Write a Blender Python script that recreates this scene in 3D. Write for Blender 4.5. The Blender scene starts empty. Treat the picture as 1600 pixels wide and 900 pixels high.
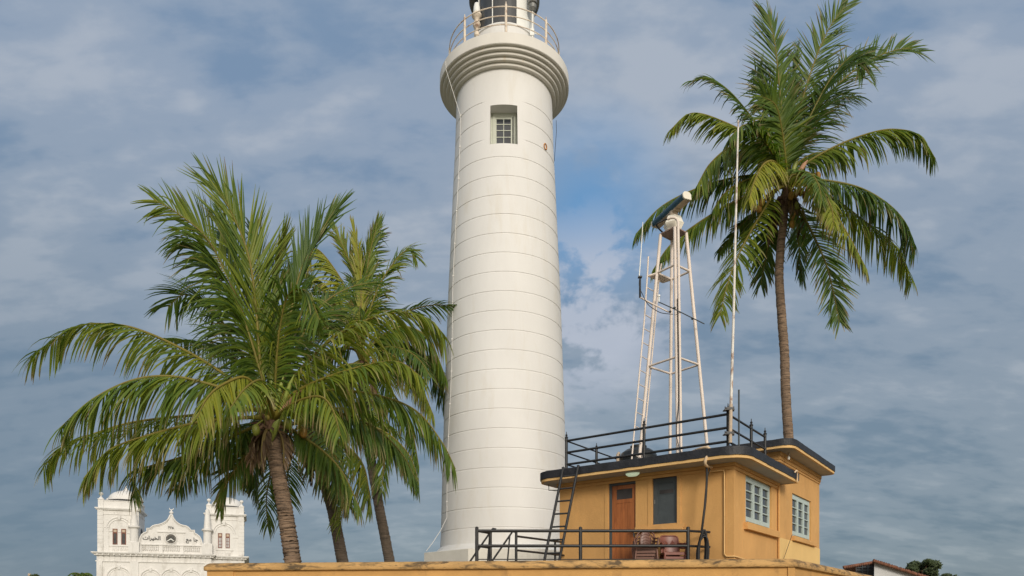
import bpy, math, random
from mathutils import Vector, Matrix
R_ = math.radians
F = 1140.0; EYE = 1.6; HOR = 960.0
def P(px, py, Y):            # a point of the place seen at photo pixel (1600 wide) at depth Y
    return Vector(((px-800)*Y/F, Y, EYE+(HOR-py)*Y/F))
scene = bpy.context.scene
# ---------------------------------------------------------------- camera
cd = bpy.data.cameras.new('camera'); cam = bpy.data.objects.new('camera', cd)
scene.collection.objects.link(cam); scene.camera = cam
cam.location = (0, 0, EYE); cam.rotation_euler = (R_(90), 0, 0)
cd.sensor_width = 36; cd.lens = 36*F/1600; cd.shift_y = (HOR-450)/1600; cd.clip_end = 5000; cd.clip_start = .1
# ---------------------------------------------------------------- sun and sky
SUN_EL, SUN_AZ = R_(21), R_(15)
sd = Vector((math.sin(SUN_AZ)*math.cos(SUN_EL), -math.cos(SUN_AZ)*math.cos(SUN_EL), math.sin(SUN_EL)))
sl = bpy.data.lights.new('sun', 'SUN'); sl.energy = 2.0; sl.angle = R_(16); sl.color = (1, .93, .82)
so = bpy.data.objects.new('sun', sl); scene.collection.objects.link(so)
so.rotation_euler = (-sd).to_track_quat('-Z', 'Y').to_euler(); so.location = (20, -40, 60)
w = bpy.data.worlds.new('World'); scene.world = w; w.use_nodes = True
nt = w.node_tree; nt.nodes.clear()
def N(tree, t, **kw):
    n = tree.nodes.new(t)
    for k, v in kw.items(): setattr(n, k, v)
    return n
def ramp(tree, stops, src, interp='EASE'):
    r = N(tree, 'ShaderNodeValToRGB'); r.color_ramp.interpolation = interp
    els = r.color_ramp.elements
    while len(els) < len(stops): els.new(.5)
    for e, (p, c) in zip(els, stops):
        e.position = p; e.color = (c, c, c, 1) if isinstance(c, (int, float)) else (*c, 1)
    tree.links.new(src, r.inputs[0]); return r.outputs[0]
def mathn(tree, op, a, b=None, c=None, clamp=False):
    n = N(tree, 'ShaderNodeMath', operation=op); n.use_clamp = clamp
    for i, x in enumerate((a, b, c)):
        if x is None: continue
        if isinstance(x, (int, float)): n.inputs[i].default_value = x
        else: tree.links.new(x, n.inputs[i])
    return n.outputs[0]
def mixc(tree, fac, a, b, blend='MIX'):
    n = N(tree, 'ShaderNodeMix', data_type='RGBA', blend_type=blend)
    for i, x in ((0, fac), (6, a), (7, b)):
        if isinstance(x, (int, float)): n.inputs[i].default_value = x
        elif isinstance(x, tuple): n.inputs[i].default_value = (*x, 1)
        else: tree.links.new(x, n.inputs[i])
    return n.outputs[2]
sky = N(nt, 'ShaderNodeTexSky', sky_type='NISHITA'); sky.sun_disc = False
sky.sun_elevation = SUN_EL; sky.sun_rotation = math.atan2(sd.x, sd.y); sky.dust_density = 1.2
tc = N(nt, 'ShaderNodeTexCoord'); sep = N(nt, 'ShaderNodeSeparateXYZ'); nt.links.new(tc.outputs['Generated'], sep.inputs[0])
zc = mathn(nt, 'MAXIMUM', sep.outputs[2], 0.0)
den = mathn(nt, 'ADD', zc, .34)
cmb = N(nt, 'ShaderNodeCombineXYZ')
nt.links.new(mathn(nt, 'DIVIDE', sep.outputs[0], den), cmb.inputs[0]); nt.links.new(mathn(nt, 'DIVIDE', sep.outputs[1], den), cmb.inputs[1])
def noise(tree, vec, scale, detail=5, rough=.5, dist=0., off=None, sc3=None):
    if off is not None or sc3 is not None:
        m = N(tree, 'ShaderNodeMapping'); tree.links.new(vec, m.inputs[0])
        if off: m.inputs[1].default_value = off
        if sc3: m.inputs[3].default_value = sc3
        vec = m.outputs[0]
    n = N(tree, 'ShaderNodeTexNoise'); n.inputs['Scale'].default_value = scale; n.inputs['Detail'].default_value = detail
    n.inputs['Roughness'].default_value = rough; n.inputs['Distortion'].default_value = dist
    tree.links.new(vec, n.inputs['Vector']); return n.outputs['Fac']
n1 = noise(nt, cmb.outputs[0], 3.6, 8, .52, .25, (3.1, 1.7, 0), (.75, 1.3, 1))
n2 = noise(nt, cmb.outputs[0], 8.5, 7, .52, .25, (7.3, 2.2, 0), (.8, 1.4, 1))
n4 = noise(nt, cmb.outputs[0], 20.0, 6, .5, .2, (2.3, 5.2, 0), (.7, 1.5, 1))
nn = mathn(nt, 'ADD', mathn(nt, 'ADD', mathn(nt, 'MULTIPLY', n1, .52), mathn(nt, 'MULTIPLY', n2, .32)), mathn(nt, 'MULTIPLY', n4, .16))
cl = ramp(nt, [(.39, 0.), (.50, .5), (.60, 1.)], nn)
lo = ramp(nt, [(0., (1.45, 2.05, 2.55)), (.22, (1.75, 2.48, 3.25)), (.55, (1.95, 2.9, 4.3)), (1., (2.4, 3.3, 4.7))], zc, 'LINEAR')
hi = ramp(nt, [(0., (2.5, 3.1, 3.5)), (.22, (3.45, 4.0, 4.6)), (.55, (4.1, 4.65, 5.5)), (1., (4.4, 4.95, 5.7))], zc, 'LINEAR')
clouds = mixc(nt, cl, lo, hi)
# a gap in the cloud deck, with a lit cumulus bank below it
def blob(px, py, width, soft):
    d = (P(px, py, 1)-Vector((0, 0, EYE))).normalized()
    dp = N(nt, 'ShaderNodeVectorMath', operation='DOT_PRODUCT'); nt.links.new(nv, dp.inputs[0]); dp.inputs[1].default_value = d
    a = mathn(nt, 'ARCCOSINE', dp.outputs['Value'])
    return mathn(nt, 'SMOOTH_MIN', 1., mathn(nt, 'MAXIMUM', 0., mathn(nt, 'DIVIDE', mathn(nt, 'SUBTRACT', width, a), soft)), .1)
nv = N(nt, 'ShaderNodeVectorMath', operation='NORMALIZE'); nt.links.new(tc.outputs['Generated'], nv.inputs[0]); nv = nv.outputs[0]
n3 = noise(nt, nv, 7., 6, .55, .2, (1, 4, 2))
gap = mathn(nt, 'MULTIPLY', blob(920, 340, .130, .11), ramp(nt, [(.26, 0.), (.44, 1.)], n3))
clouds = mixc(nt, mathn(nt, 'MULTIPLY', gap, .97), clouds, (1.45, 3.2, 5.7))
puff = mathn(nt, 'MULTIPLY', blob(930, 490, .135, .08), ramp(nt, [(.44, 0.), (.55, 1.)], noise(nt, nv, 11., 7, .55, .2, (5, 1, 7), (1, 1, 1.6))))
clouds = mixc(nt, mathn(nt, 'MULTIPLY', puff, .8), clouds, (5.2, 5.6, 6.5))
clouds = mixc(nt, mathn(nt, 'MULTIPLY', blob(120, 900, .42, .36), .6), clouds, (1.30, 1.95, 2.75))
# warm glow added to the unseen sky behind the camera, as front fill
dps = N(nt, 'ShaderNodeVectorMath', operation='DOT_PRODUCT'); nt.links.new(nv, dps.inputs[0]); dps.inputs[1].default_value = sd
fill_glow = ramp(nt, [(.30, 0.), (.65, .35), (1., 1.)], dps.outputs['Value'], 'EASE')
clouds = mixc(nt, fill_glow, clouds, (15.5, 14.2, 12.4))
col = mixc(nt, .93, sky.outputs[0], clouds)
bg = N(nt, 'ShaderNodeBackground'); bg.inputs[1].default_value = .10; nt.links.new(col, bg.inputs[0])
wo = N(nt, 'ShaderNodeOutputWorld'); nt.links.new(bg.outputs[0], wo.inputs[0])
vs = scene.view_settings; vs.view_transform = 'Standard'; vs.look = 'None'; vs.exposure = 0.0; vs.gamma = 1; vs.use_curve_mapping = False
scene.render.engine = 'CYCLES'; scene.cycles.max_bounces = 6; scene.cycles.transparent_max_bounces = 8

# ---------------------------------------------------------------- helpers
class MB:
    def __init__(s): s.v = []; s.f = []; s.sm = []; s.c = []
    def add(s, vs_, fs, smooth=False, col=None):
        b = len(s.v); s.v += [tuple(x) for x in vs_]; s.f += [tuple(b+i for i in f) for f in fs]; s.sm += [smooth]*len(fs)
        if col is not None: s.c += col
    def box(s, x0, x1, y0, y1, z0, z1):
        x0, x1 = min(x0, x1), max(x0, x1); y0, y1 = min(y0, y1), max(y0, y1); z0, z1 = min(z0, z1), max(z0, z1)
        s.add([(x0,y0,z0),(x1,y0,z0),(x1,y1,z0),(x0,y1,z0),(x0,y0,z1),(x1,y0,z1),(x1,y1,z1),(x0,y1,z1)],
              [(0,3,2,1),(4,5,6,7),(0,1,5,4),(1,2,6,5),(2,3,7,6),(3,0,4,7)])
    def tube(s, pts, r, n=8, caps=True, col=None):
        pts = [Vector(p) for p in pts]; m = len(pts)
        rs = r if isinstance(r, (list, tuple)) else [r]*m
        T = []
        for i in range(m):
            a = pts[min(i+1, m-1)]-pts[max(i-1, 0)]; T.append(a.normalized() if a.length > 1e-9 else Vector((0, 0, 1)))
        up = Vector((0, 0, 1)) if abs(T[0].z) < .9 else Vector((0, 1, 0))
        U = (up-T[0]*up.dot(T[0])).normalized(); vv = []
        for i in range(m):
            U = (U-T[i]*U.dot(T[i])).normalized(); V = T[i].cross(U)
            for k in range(n):
                a = 2*math.pi*k/n; vv.append(pts[i]+(U*math.cos(a)+V*math.sin(a))*rs[i])
        ff = [(i*n+k, i*n+(k+1) % n, (i+1)*n+(k+1) % n, (i+1)*n+k) for i in range(m-1) for k in range(n)]
        cc = None
        if col is not None: cc = [c for c in (col if isinstance(col, list) else [col]*m) for _ in range(n)]
        s.add(vv, ff, True, cc)
        if caps:
            cc = None if col is None else [(col[0] if isinstance(col, list) else col)]*n
            s.add(vv[:n], [tuple(range(n-1, -1, -1))], False, cc); s.add(vv[-n:], [tuple(range(n))], False, cc)
    def lathe(s, prof, c=(0, 0), n=32, soft=False, a0=0, a1=2*math.pi):
        full = abs(a1-a0-2*math.pi) < 1e-6; m = n if full else n+1
        def ring(r, z): return [(c[0]+r*math.sin(a0+(a1-a0)*k/n), c[1]-r*math.cos(a0+(a1-a0)*k/n), z) for k in range(m)]
        if soft:
            vv = []
            for r, z in prof: vv += ring(max(r, 1e-4), z)
            s.add(vv, [(i*m+k, i*m+(k+1) % m, (i+1)*m+(k+1) % m, (i+1)*m+k) for i in range(len(prof)-1) for k in range(n)], True)
        else:
            for (r0, z0), (r1, z1) in zip(prof, prof[1:]):
                s.add(ring(max(r0, 1e-4), z0)+ring(max(r1, 1e-4), z1), [(k, (k+1) % m, m+(k+1) % m, m+k) for k in range(n)], True)
    def prism(s, poly, z0, z1):
        n = len(poly); s.add([(x, y, z0) for x, y in poly]+[(x, y, z1) for x, y in poly],
              [tuple(range(n-1, -1, -1)), tuple(range(n, 2*n))]+[(i, (i+1) % n, n+(i+1) % n, n+i) for i in range(n)])
    def prismy(s, poly, y0, y1):                 # poly in (x,z), counter-clockwise seen from the front
        n = len(poly); s.add([(x, y0, z) for x, z in poly]+[(x, y1, z) for x, z in poly],
              [tuple(range(n)), tuple(range(2*n-1, n-1, -1))]+[((i+1) % n, i, n+i, n+(i+1) % n) for i in range(n)])
    def ball(s, c, rx, ry=None, rz=None, n=14, m=9):
        ry = ry or rx; rz = rz or rx; vv = []
        for i in range(m+1):
            t = math.pi*i/m
            for k in range(n):
                a = 2*math.pi*k/n; vv.append((c[0]+rx*max(math.sin(t), 1e-3)*math.cos(a), c[1]+ry*max(math.sin(t), 1e-3)*math.sin(a), c[2]-rz*math.cos(t)))
        s.add(vv, [(i*n+k, i*n+(k+1) % n, (i+1)*n+(k+1) % n, (i+1)*n+k) for i in range(m) for k in range(n)], True)
    def build(s, name, mat, parent=None, world=False, bevel=0, cattr=False):
        vv = s.v
        if world and parent is not None:
            inv = (Matrix.Translation(parent.location) @ parent.rotation_euler.to_matrix().to_4x4()).inverted(); vv = [inv @ Vector(p) for p in vv]
        me = bpy.data.meshes.new(name); me.from_pydata(vv, [], s.f)
        me.polygons.foreach_set('use_smooth', s.sm)
        if cattr:
            ca = me.color_attributes.new('Col', 'FLOAT_COLOR', 'POINT')
            ca.data.foreach_set('color', [x for c in s.c for x in (c[0], c[1], c[2], 1)])
        if mat: me.materials.append(mat)
        me.update()
        o = bpy.data.objects.new(name, me); scene.collection.objects.link(o)
        if parent: o.parent = parent
        if bevel:
            b = o.modifiers.new('bevel', 'BEVEL'); b.width = bevel; b.segments = 2; b.limit_method = 'ANGLE'; b.angle_limit = R_(50)
        return o
def tag(o, label, cat, group=None):
    o['label'] = label; o['category'] = cat
    if group: o['group'] = group
    return o
def thing(name, label, cat, loc=(0, 0, 0), rz=0, group=None):
    o = bpy.data.objects.new(name, None); scene.collection.objects.link(o); o.empty_display_size = .3
    o.location = loc; o.rotation_euler = (0, 0, rz); return tag(o, label, cat, group)

# ---------------------------------------------------------------- materials
def mat(name, base, rough=.8, var=.12, vscale=3., vs3=(1, 1, 1), bump=.15, bscale=40., stain=None, metal=0., emit=None, spec=.4, stains2=None):
    m = bpy.data.materials.new(name); m.use_nodes = True; t = m.node_tree; b = t.nodes['Principled BSDF']
    b.inputs['Roughness'].default_value = rough; b.inputs['Metallic'].default_value = metal; b.inputs['Specular IOR Level'].default_value = spec
    co = N(t, 'ShaderNodeTexCoord').outputs['Object']
    nf = noise(t, co, vscale, 5, .6, .3, None, vs3)
    f = ramp(t, [(.3, 1-var), (.7, 1+var)], nf, 'LINEAR')
    c = mixc(t, 1., base, f, 'MULTIPLY')
    for st in (stain, stains2):
        if st:
            scol, ssc, s3, lo_, hi_, amt = st
            sf = ramp(t, [(lo_, 0.), (hi_, amt)], noise(t, co, ssc, 7, .65, .4, (ssc, 2, 1), s3), 'LINEAR')
            c = mixc(t, sf, c, scol)
    t.links.new(c, b.inputs['Base Color'])
    if bump:
        bn = N(t, 'ShaderNodeBump'); bn.inputs['Strength'].default_value = bump; bn.inputs['Distance'].default_value = .02
        t.links.new(noise(t, co, bscale, 5, .6), bn.inputs['Height']); t.links.new(bn.outputs[0], b.inputs['Normal'])
    if emit: b.inputs['Emission Color'].default_value = (*emit[0], 1); b.inputs['Emission Strength'].default_value = emit[1]
    return m
M = {}
M['tower'] = mat('tower_plaster', (.715, .70, .675), .7, .05, .5, (1, 1, .5), .12, 14, ((.60, .54, .43), 1.3, (1, 1, .22), .52, .78, .5), stains2=((.55, .43, .26), 5., (1, 1, .15), .70, .84, .22))
M['rim'] = mat('gallery_plaster', (.705, .675, .62), .75, .05, 1.2, (1, 1, .4), .12, 14, ((.66, .47, .22), 2.2, (1, 1, .25), .60, .76, .5))
M['plinth'] = mat('plinth_plaster', (.70, .67, .60), .8, .07, 1.5, (1, 1, 1), .2, 20, ((.42, .40, .35), 2.5, (1, 1, .6), .56, .8, .5))
M['mosque'] = mat('mosque_plaster', (.70, .68, .645), .8, .05, .8, (1, 1, .5), .1, 6, ((.36, .33, .28), 1.3, (1, 1, .4), .52, .76, .6))
M['ochre'] = mat('ochre_plaster', (.605, .337, .120), .85, .10, 1.3, (1, 1, .6), .35, 28, ((.40, .22, .085), 1.6, (1, 1, .6), .50, .76, .45), stains2=((.70, .46, .21), 4.5, (1, 1, .5), .60, .74, .4))
M['ochre_light'] = mat('pale_yellow_plaster', (.74, .50, .20), .85, .05, 1.5, (1, 1, .6), .25, 28, ((.55, .36, .15), 2.5, (1, 1, .4), .58, .8, .4))
M['soffit'] = mat('soffit_paint', (.40, .39, .38), .85, .08, 1.5, (1, 1, 1), .2, 25, ((.27, .25, .23), 2.5, (1, 1, 1), .55, .8, .5))
M['fascia'] = mat('fascia_paint', (.70, .45, .19), .8, .08, 2.5, (1, 1, 1), .25, 30, ((.42, .25, .10), 5, (1, 1, 1), .6, .75, .6))
M['tar'] = mat('bitumen_felt', (.020, .021, .026), .55, .4, 3., (1, 1, 1), .6, 18, ((.07, .075, .08), 6, (1, 1, 1), .6, .8, .5))
M['coping'] = mat('weathered_coping', (.52, .31, .12), .9, .16, 2., (1, 1, 1), .6, 22, ((.075, .055, .035), 2.2, (1, 1, 3.5), .48, .62, .9), stains2=((.10, .07, .04), 9, (.5, .5, 2.5), .58, .68, .8))
M['rampart'] = mat('rampart_plaster', (.56, .31, .105), .9, .12, 1.5, (1, 1, 1), .5, 22, ((.24, .13, .06), 2.2, (1, 1, .8), .58, .75, .6))
M['black'] = mat('black_paint', (.022, .022, .023), .42, .3, 6, (1, 1, 1), .15, 60, ((.12, .06, .035), 9, (1, 1, 1), .66, .8, .6))
M['tube'] = mat('cream_steel_paint', (.74, .64, .56), .5, .06, 4, (1, 1, 1), .1, 60, ((.34, .17, .09), 9, (1, 1, .5), .62, .78, .6))
M['mast'] = mat('rusty_white_mast', (.72, .68, .62), .6, .06, 4, (1, 1, 1), .2, 60, ((.27, .14, .08), 3.5, (2, 2, 1.2), .50, .62, .85))
M['rail_white'] = mat('rusty_rail_paint', (.72, .62, .50), .6, .08, 5, (1, 1, 1), .2, 60, ((.25, .12, .07), 4, (1, 1, 1), .50, .66, .8))
M['wood'] = mat('varnished_wood', (.34, .115, .035), .45, .28, 7, (1, 1, .12), .15, 30, ((.14, .035, .012), 9, (1, 1, .15), .52, .7, .7))
M['greypaint'] = mat('slate_grey_paint', (.060, .072, .078), .55, .12, 4, (1, 1, 1), .15, 30, ((.16, .17, .17), 6, (1, 1, .6), .64, .8, .5))
M['winpaint'] = mat('pale_blue_paint', (.44, .52, .50), .6, .06, 4, (1, 1, 1), .1, 40, ((.30, .32, .29), 6, (1, 1, .4), .6, .8, .4))
M['greenpaint'] = mat('pale_green_paint', (.50, .52, .44), .6, .06, 4)
M['glass'] = mat('dark_window_glass', (.035, .04, .048), .08, .4, 3, (1, 1, 1), 0, spec=.6)
M['curtain_glass'] = mat('curtained_glass', (.05, .052, .055), .10, .3, 3, (1, 1, .1), 0, ((.28, .26, .25), 9, (1, 1, .12), .52, .60, .7), spec=.6)
M['lantern'] = mat('lantern_glass', (.05, .053, .056), .25, .35, 6, (1, 1, .05), 0, spec=.5)
M['plastic'] = mat('brown_plastic', (.155, .068, .045), .38, .12, 6, bump=.05, stain=((.24, .12, .08), 8, (1, 1, 1), .55, .8, .5))
M['plastic_red'] = mat('red_brown_plastic', (.19, .058, .038), .38, .12, 6, bump=.05, stain=((.26, .10, .07), 8, (1, 1, 1), .55, .8, .5))
M['tank'] = mat('black_tank_plastic', (.018, .02, .02), .4, .3, 4, bump=.1)
M['radar_white'] = mat('radar_white', (.78, .73, .62), .5, .05, 4, stain=((.45, .34, .2), 8, (1, 1, 1), .6, .8, .5))
M['radar_blue'] = mat('radar_blue', (.028, .085, .135), .45, .15, 6)
M['beige'] = mat('beige_paint', (.48, .38, .28), .6, .15, 8)
M['rustplate'] = mat('rusty_plate', (.28, .20, .17), .75, .25, 9, bump=.3)
M['cable'] = mat('black_cable', (.012, .012, .013), .5, .2, 6)
M['hose'] = mat('cream_hose', (.68, .50, .32), .6, .12, 6, stain=((.35, .22, .12), 9, (1, 1, 1), .58, .75, .6))
M['redwood'] = mat('red_window_wood', (.19, .075, .05), .7, .15, 3)
M['dark'] = mat('dark_opening', (.05, .045, .045), .6, .3, 2)
M['dial'] = mat('clock_dial', (.035, .035, .03), .5, .2, 3)
M['ink'] = mat('black_lettering', (.03, .03, .03), .6, .1, 3)
M['white'] = mat('white_enamel', (.8, .8, .76), .5, .03, 3)
M['tile'] = mat('terracotta_tile', (.20, .085, .05), .9, .35, 4, bump=.5, bscale=12, stain=((.07, .05, .04), 5, (1, 1, 1), .5, .7, .7))
M['limewash'] = mat('limewashed_wall', (.52, .52, .52), .9, .05, 1, stain=((.4, .4, .38), 2, (1, 1, .3), .5, .8, .5))
M['grey_metal'] = mat('grey_metal', (.20, .20, .19), .45, .2, 6, metal=.3)
M['ground'] = mat('dry_grass_ground', (.16, .15, .08), .95, .35, .4, bump=.5, bscale=3, stain=((.25, .19, .12), .25, (1, 1, 1), .45, .65, .8))
M['terrace'] = mat('terrace_concrete', (.20, .17, .13), .95, .15, 1)
M['bark'] = mat('palm_bark', (.22, .15, .10), .95, .25, 3, (1, 1, 5), .9, 16, ((.065, .047, .034), 3.6, (.8, .8, 9), .50, .58, .9), stains2=((.36, .28, .19), 7, (1, 1, 2), .64, .74, .5))
M['bark_grey'] = mat('grey_palm_bark', (.15, .115, .085), .95, .25, 3, (1, 1, 5), .9, 16, ((.06, .047, .036), 3.2, (.7, .7, 12), .47, .62, .85), stains2=((.27, .24, .18), 7, (1, 1, 2), .64, .74, .4))
M['fibre'] = mat('palm_fibre', (.13, .075, .045), .95, .35, 9, (1, 1, .3), .8, 30)
M['nut'] = mat('coconut_husk', (.33, .18, .035), .55, .2, 8, bump=.1)
M['nut_green'] = mat('green_coconut_husk', (.18, .2, .03), .5, .2, 8, bump=.1)
M['stem'] = mat('palm_stem', (.23, .27, .05), .45, .2, 6, (1, 1, .3), .1, 30)
M['pod'] = mat('palm_pod', (.40, .22, .13), .6, .2, 6, (1, 1, .3), .2, 30)
M['leaf'] = mat('broad_leaf', (.055, .075, .028), .6, .4, .5, bump=0)
M['rust'] = mat('orange_rust', (.5, .22, .06), .9, .2, 9)
M['lampglow'] = mat('lamp_cover', (.6, .55, .42), .4, .1, 9, emit=((.75, 1., .7), .35))
# foliage with intrinsic colour per leaflet
fm = bpy.data.materials.new('palm_leaf'); fm.use_nodes = True; t = fm.node_tree; b = t.nodes['Principled BSDF']
ca = N(t, 'ShaderNodeVertexColor', layer_name='Col'); t.links.new(ca.outputs[0], b.inputs['Base Color'])
b.inputs['Roughness'].default_value = .48; b.inputs['Specular IOR Level'].default_value = .32
tr = N(t, 'ShaderNodeBsdfTranslucent'); tr_c = mixc(t, 1., ca.outputs[0], (1.1, 1.25, .5), 'MULTIPLY'); t.links.new(tr_c, tr.inputs[0])
mx = N(t, 'ShaderNodeMixShader'); mx.inputs[0].default_value = .32
t.links.new(b.outputs[0], mx.inputs[1]); t.links.new(tr.outputs[0], mx.inputs[2]); t.links.new(mx.outputs[0], t.nodes['Material Output'].inputs[0])
M['frond'] = fm

# ---------------------------------------------------------------- setting: ground, terrace
g = MB(); S = 1500
g.add([(-S, -S, 0), (S, -S, 0), (S, S, 0), (-S, S, 0)], [(0, 1, 2, 3)])
o = g.build('ground', M['ground']); o['kind'] = 'structure'
FLOOR = 2.55; PTOP = 2.82
AX = Vector((.5934, .8049, 0)); BX = Vector((.8049, -.5934, 0))     # back and right directions of the keeper's building
WL = Vector((-7.25, 17.45, 0)); WR = Vector((6.18, 16.0, 0)); WB = WR+AX*24
t_ = MB(); back = Vector((-7.25, 42, 0))
t_.prism([(WL.x+.3, WL.y+.3), (WR.x-.3, WR.y+.35), (WB.x-.3, WB.y), (back.x+.3, back.y)], 0, FLOOR)
o = t_.build('terrace', M['terrace']); o['kind'] = 'structure'

# rampart wall with coping
rw = thing('rampart_wall', 'long ochre plastered rampart wall with stained coping along the foot of the picture', 'wall', (0, 16.7, 0))
fdir = (WR-WL).normalized(); fn = Vector((fdir.y, -fdir.x, 0))      # outward (towards camera)
def offpoly(d, back_d):     # closed plan strip following the wall's outline, pushed out by d
    a = WL+fn*d-fdir*d; c = WR+fn*d
    # corner point of front line and right side line, both pushed out by d
    p1 = WR+fn*d; q1 = WR+BX*d
    den_ = fdir.x*AX.y-fdir.y*AX.x; s_ = ((q1.x-p1.x)*AX.y-(q1.y-p1.y)*AX.x)/den_
    c = p1+fdir*s_; e = WB+BX*d
    return a, c, e
def wallstrip(d, z0, z1, mb, d2=None, jit=0, rnd=None):
    d2 = d if d2 is None else d2
    a, c, e = offpoly(d, 0); a2, c2, e2 = offpoly(d2, 0)
    pts0 = []; pts1 = []
    L0 = Vector((WL.x-d, back.y, 0)); L1 = Vector((WL.x-d2, back.y, 0))
    segs = [(L0, a, L1, a2, 20), (a, c, a2, c2, 110), (c, e, c2, e2, 90)]
    for (u0, u1, v0, v1, n) in segs:
        for i in range(n):
            k = i/n; pts0.append((u0.lerp(u1, k), z0)); pts1.append((v0.lerp(v1, k), z1))
    pts0.append((e, z0)); pts1.append((e2, z1)); n = len(pts0)
    rr = lambda: (rnd.uniform(-jit, jit) if rnd else 0)
    mb.add([(p.x, p.y, z) for p, z in pts0]+[(p.x+rr(), p.y+rr(), z+rr()) for p, z in pts1], [(i, i+1, n+i+1, n+i) for i in range(n-1)], False)
    return
m_ = MB(); wallstrip(0, 0, 2.64, m_); wallstrip(-.3, PTOP-.1, PTOP-.3, m_)
m_.build('wall', M['rampart'], rw, True)
m_ = MB(); rnd = random.Random(5)
# continuous coping profile swept along the wall
def sweep(profile, mb, seed, jit):
    rnd = random.Random(seed); rows = []
    for (d, z) in profile:
        a, c, e = offpoly(d, 0); L0 = Vector((WL.x-d, back.y, 0)); row = []
        for (u0, u1, n) in ((L0, a, 20), (a, c, 160), (c, e, 120)):
            for i in range(n): row.append(u0.lerp(u1, i/n)+Vector((0, 0, z)))
        row.append(e+Vector((0, 0, z))); rows.append(row)
    n = len(rows[0]); vv = []
    for row in rows:
        j = [rnd.uniform(-1, 1) for _ in range(n)]
        for i, p in enumerate(row): vv.append((p.x, p.y, p.z+jit*(j[i]+j[i-1])/2 if p.z > 2.7 else p.z))
    mb.add(vv, [(r*n+i, r*n+i+1, (r+1)*n+i+1, (r+1)*n+i) for r in range(len(rows)-1) for i in range(n-1)], True)
sweep([(0, 2.635), (.075, 2.640), (.085, 2.65), (.085, 2.735), (.075, 2.75)], m_, 1, .004)
sweep([(.075, 2.75), (.03, 2.795), (-.02, 2.822), (-.12, 2.832), (-.26, 2.825), (-.34, 2.79), (-.35, 2.5)], m_, 2, .005)
m_.build('coping', M['coping'], rw, True)
m_ = MB()
for px0, px1, Y in ((331, 366, 17.4), (1231, 1246, 16.0)):
    a = WL+fdir*((px0-800)*Y/F-WL.x)/fdir.x; c = WL+fdir*((px1-800)*Y/F-WL.x)/fdir.x
    if px0 > 1000: c = offpoly(.03, 0)[1]-fn*.03
    if px0 < 400: a = WL-fdir*.03
    m_ = MB(); m_.prism([tuple((a+fn*.03)[:2]), tuple((c+fn*.03)[:2]), tuple((c-fn*.1)[:2]), tuple((a-fn*.1)[:2])], 0, 2.632)
    m_.build('pilaster', M['rampart'], rw, True)

# ---------------------------------------------------------------- lighthouse
TX, TY = -.315, 30.0
lh = thing('lighthouse', 'tall tapering white round lighthouse with grooved shaft and railed gallery', 'lighthouse', (TX, TY, FLOOR))
def shaftR(z):
    T_ = [(3.9, 2.66), (4.76, 2.60), (7.73, 2.53), (9.57, 2.475), (14.1, 2.325), (19.6, 2.07), (20.55, 2.02), (22.7, 1.955)]
    if z <= T_[0][0]: return T_[0][1]
    for (a, b_), (c, d) in zip(T_, T_[1:]):
        if z <= c: return b_+(d-b_)*(z-a)/(c-a)
    return T_[-1][1]
W0, W1, WZ0, WZ1 = R_(15), R_(25.8), 19.64, 21.17
rows = [(4.06, 0, 0), (4.12, 0, 0), (4.3, 0, 0)]
zs = []
for k in range(23):
    zg = 1.6+3.28+.749*k; br = k >= 20
    zs += [(zg-.030, 0, br), (zg-.014, 1, br), (zg+.014, 1, br), (zg+.026, 0, br)]
zs += [(WZ0, 0, 0), (WZ1, 0, 0), (22.62, 0, 0)]
rows += sorted(zs)
th = sorted([2*math.pi*k/112-math.pi for k in range(112) if min(abs(abs(2*math.pi*k/112-math.pi)-a) for a in (W0, W1)) > .012]+[W0, -W0, W1, -W1])
sh = MB(); nth = len(th)
def flare(z): return .28*max(0, (4.32-z)/.26)**2 if z < 4.32 else 0
def ring(row):
    z, gr, br = row; out = []
    for a in th:
        r = shaftR(z)+flare(z)
        if gr and not (br and abs(a) < W1-1e-4): r -= .016
        out.append((TX+r*math.sin(a), TY-r*math.cos(a), z))
    return out
for r0, r1 in zip(rows, rows[1:]):
    fs = []
    for k in range(nth):
        a = th[k]; a2 = th[(k+1) % nth]
        if r0[0] >= WZ0-1e-4 and r1[0] <= WZ1+1e-4 and a >= -W0-1e-4 and a2 <= W0+1e-4 and k+1 < nth: continue
        fs.append((k, (k+1) % nth, nth+(k+1) % nth, nth+k))
    sh.add(ring(r0)+ring(r1), fs, True)
# window reveal, closed to the shaft's edge
rb = shaftR(20.4); ex = rb*math.sin(W0); ey = TY-rb*math.cos(W0); yb = TY-rb+.62
na = 8
arc0 = [(TX+shaftR(WZ0)*math.sin(W0*(2*i/na-1)), TY-shaftR(WZ0)*math.cos(W0*(2*i/na-1)), WZ0) for i in range(na+1)]
arc1 = [(TX+shaftR(WZ1)*math.sin(W0*(2*i/na-1)), TY-shaftR(WZ1)*math.cos(W0*(2*i/na-1)), WZ1) for i in range(na+1)]
sh.add(arc0+[(p[0], yb, WZ0) for p in arc0], [(i, i+1, na+2+i, na+1+i) for i in range(na)])
sh.add(arc1+[(p[0], yb, WZ1) for p in arc1], [(i+1, i, na+1+i, na+2+i) for i in range(na)])
for i in (0, na):
    sh.add([arc0[i], arc1[i], (arc1[i][0], yb, WZ1), (arc0[i][0], yb, WZ0)], [(0, 1, 2, 3)])
sh.build('shaft', M['tower'], lh, True)
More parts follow.
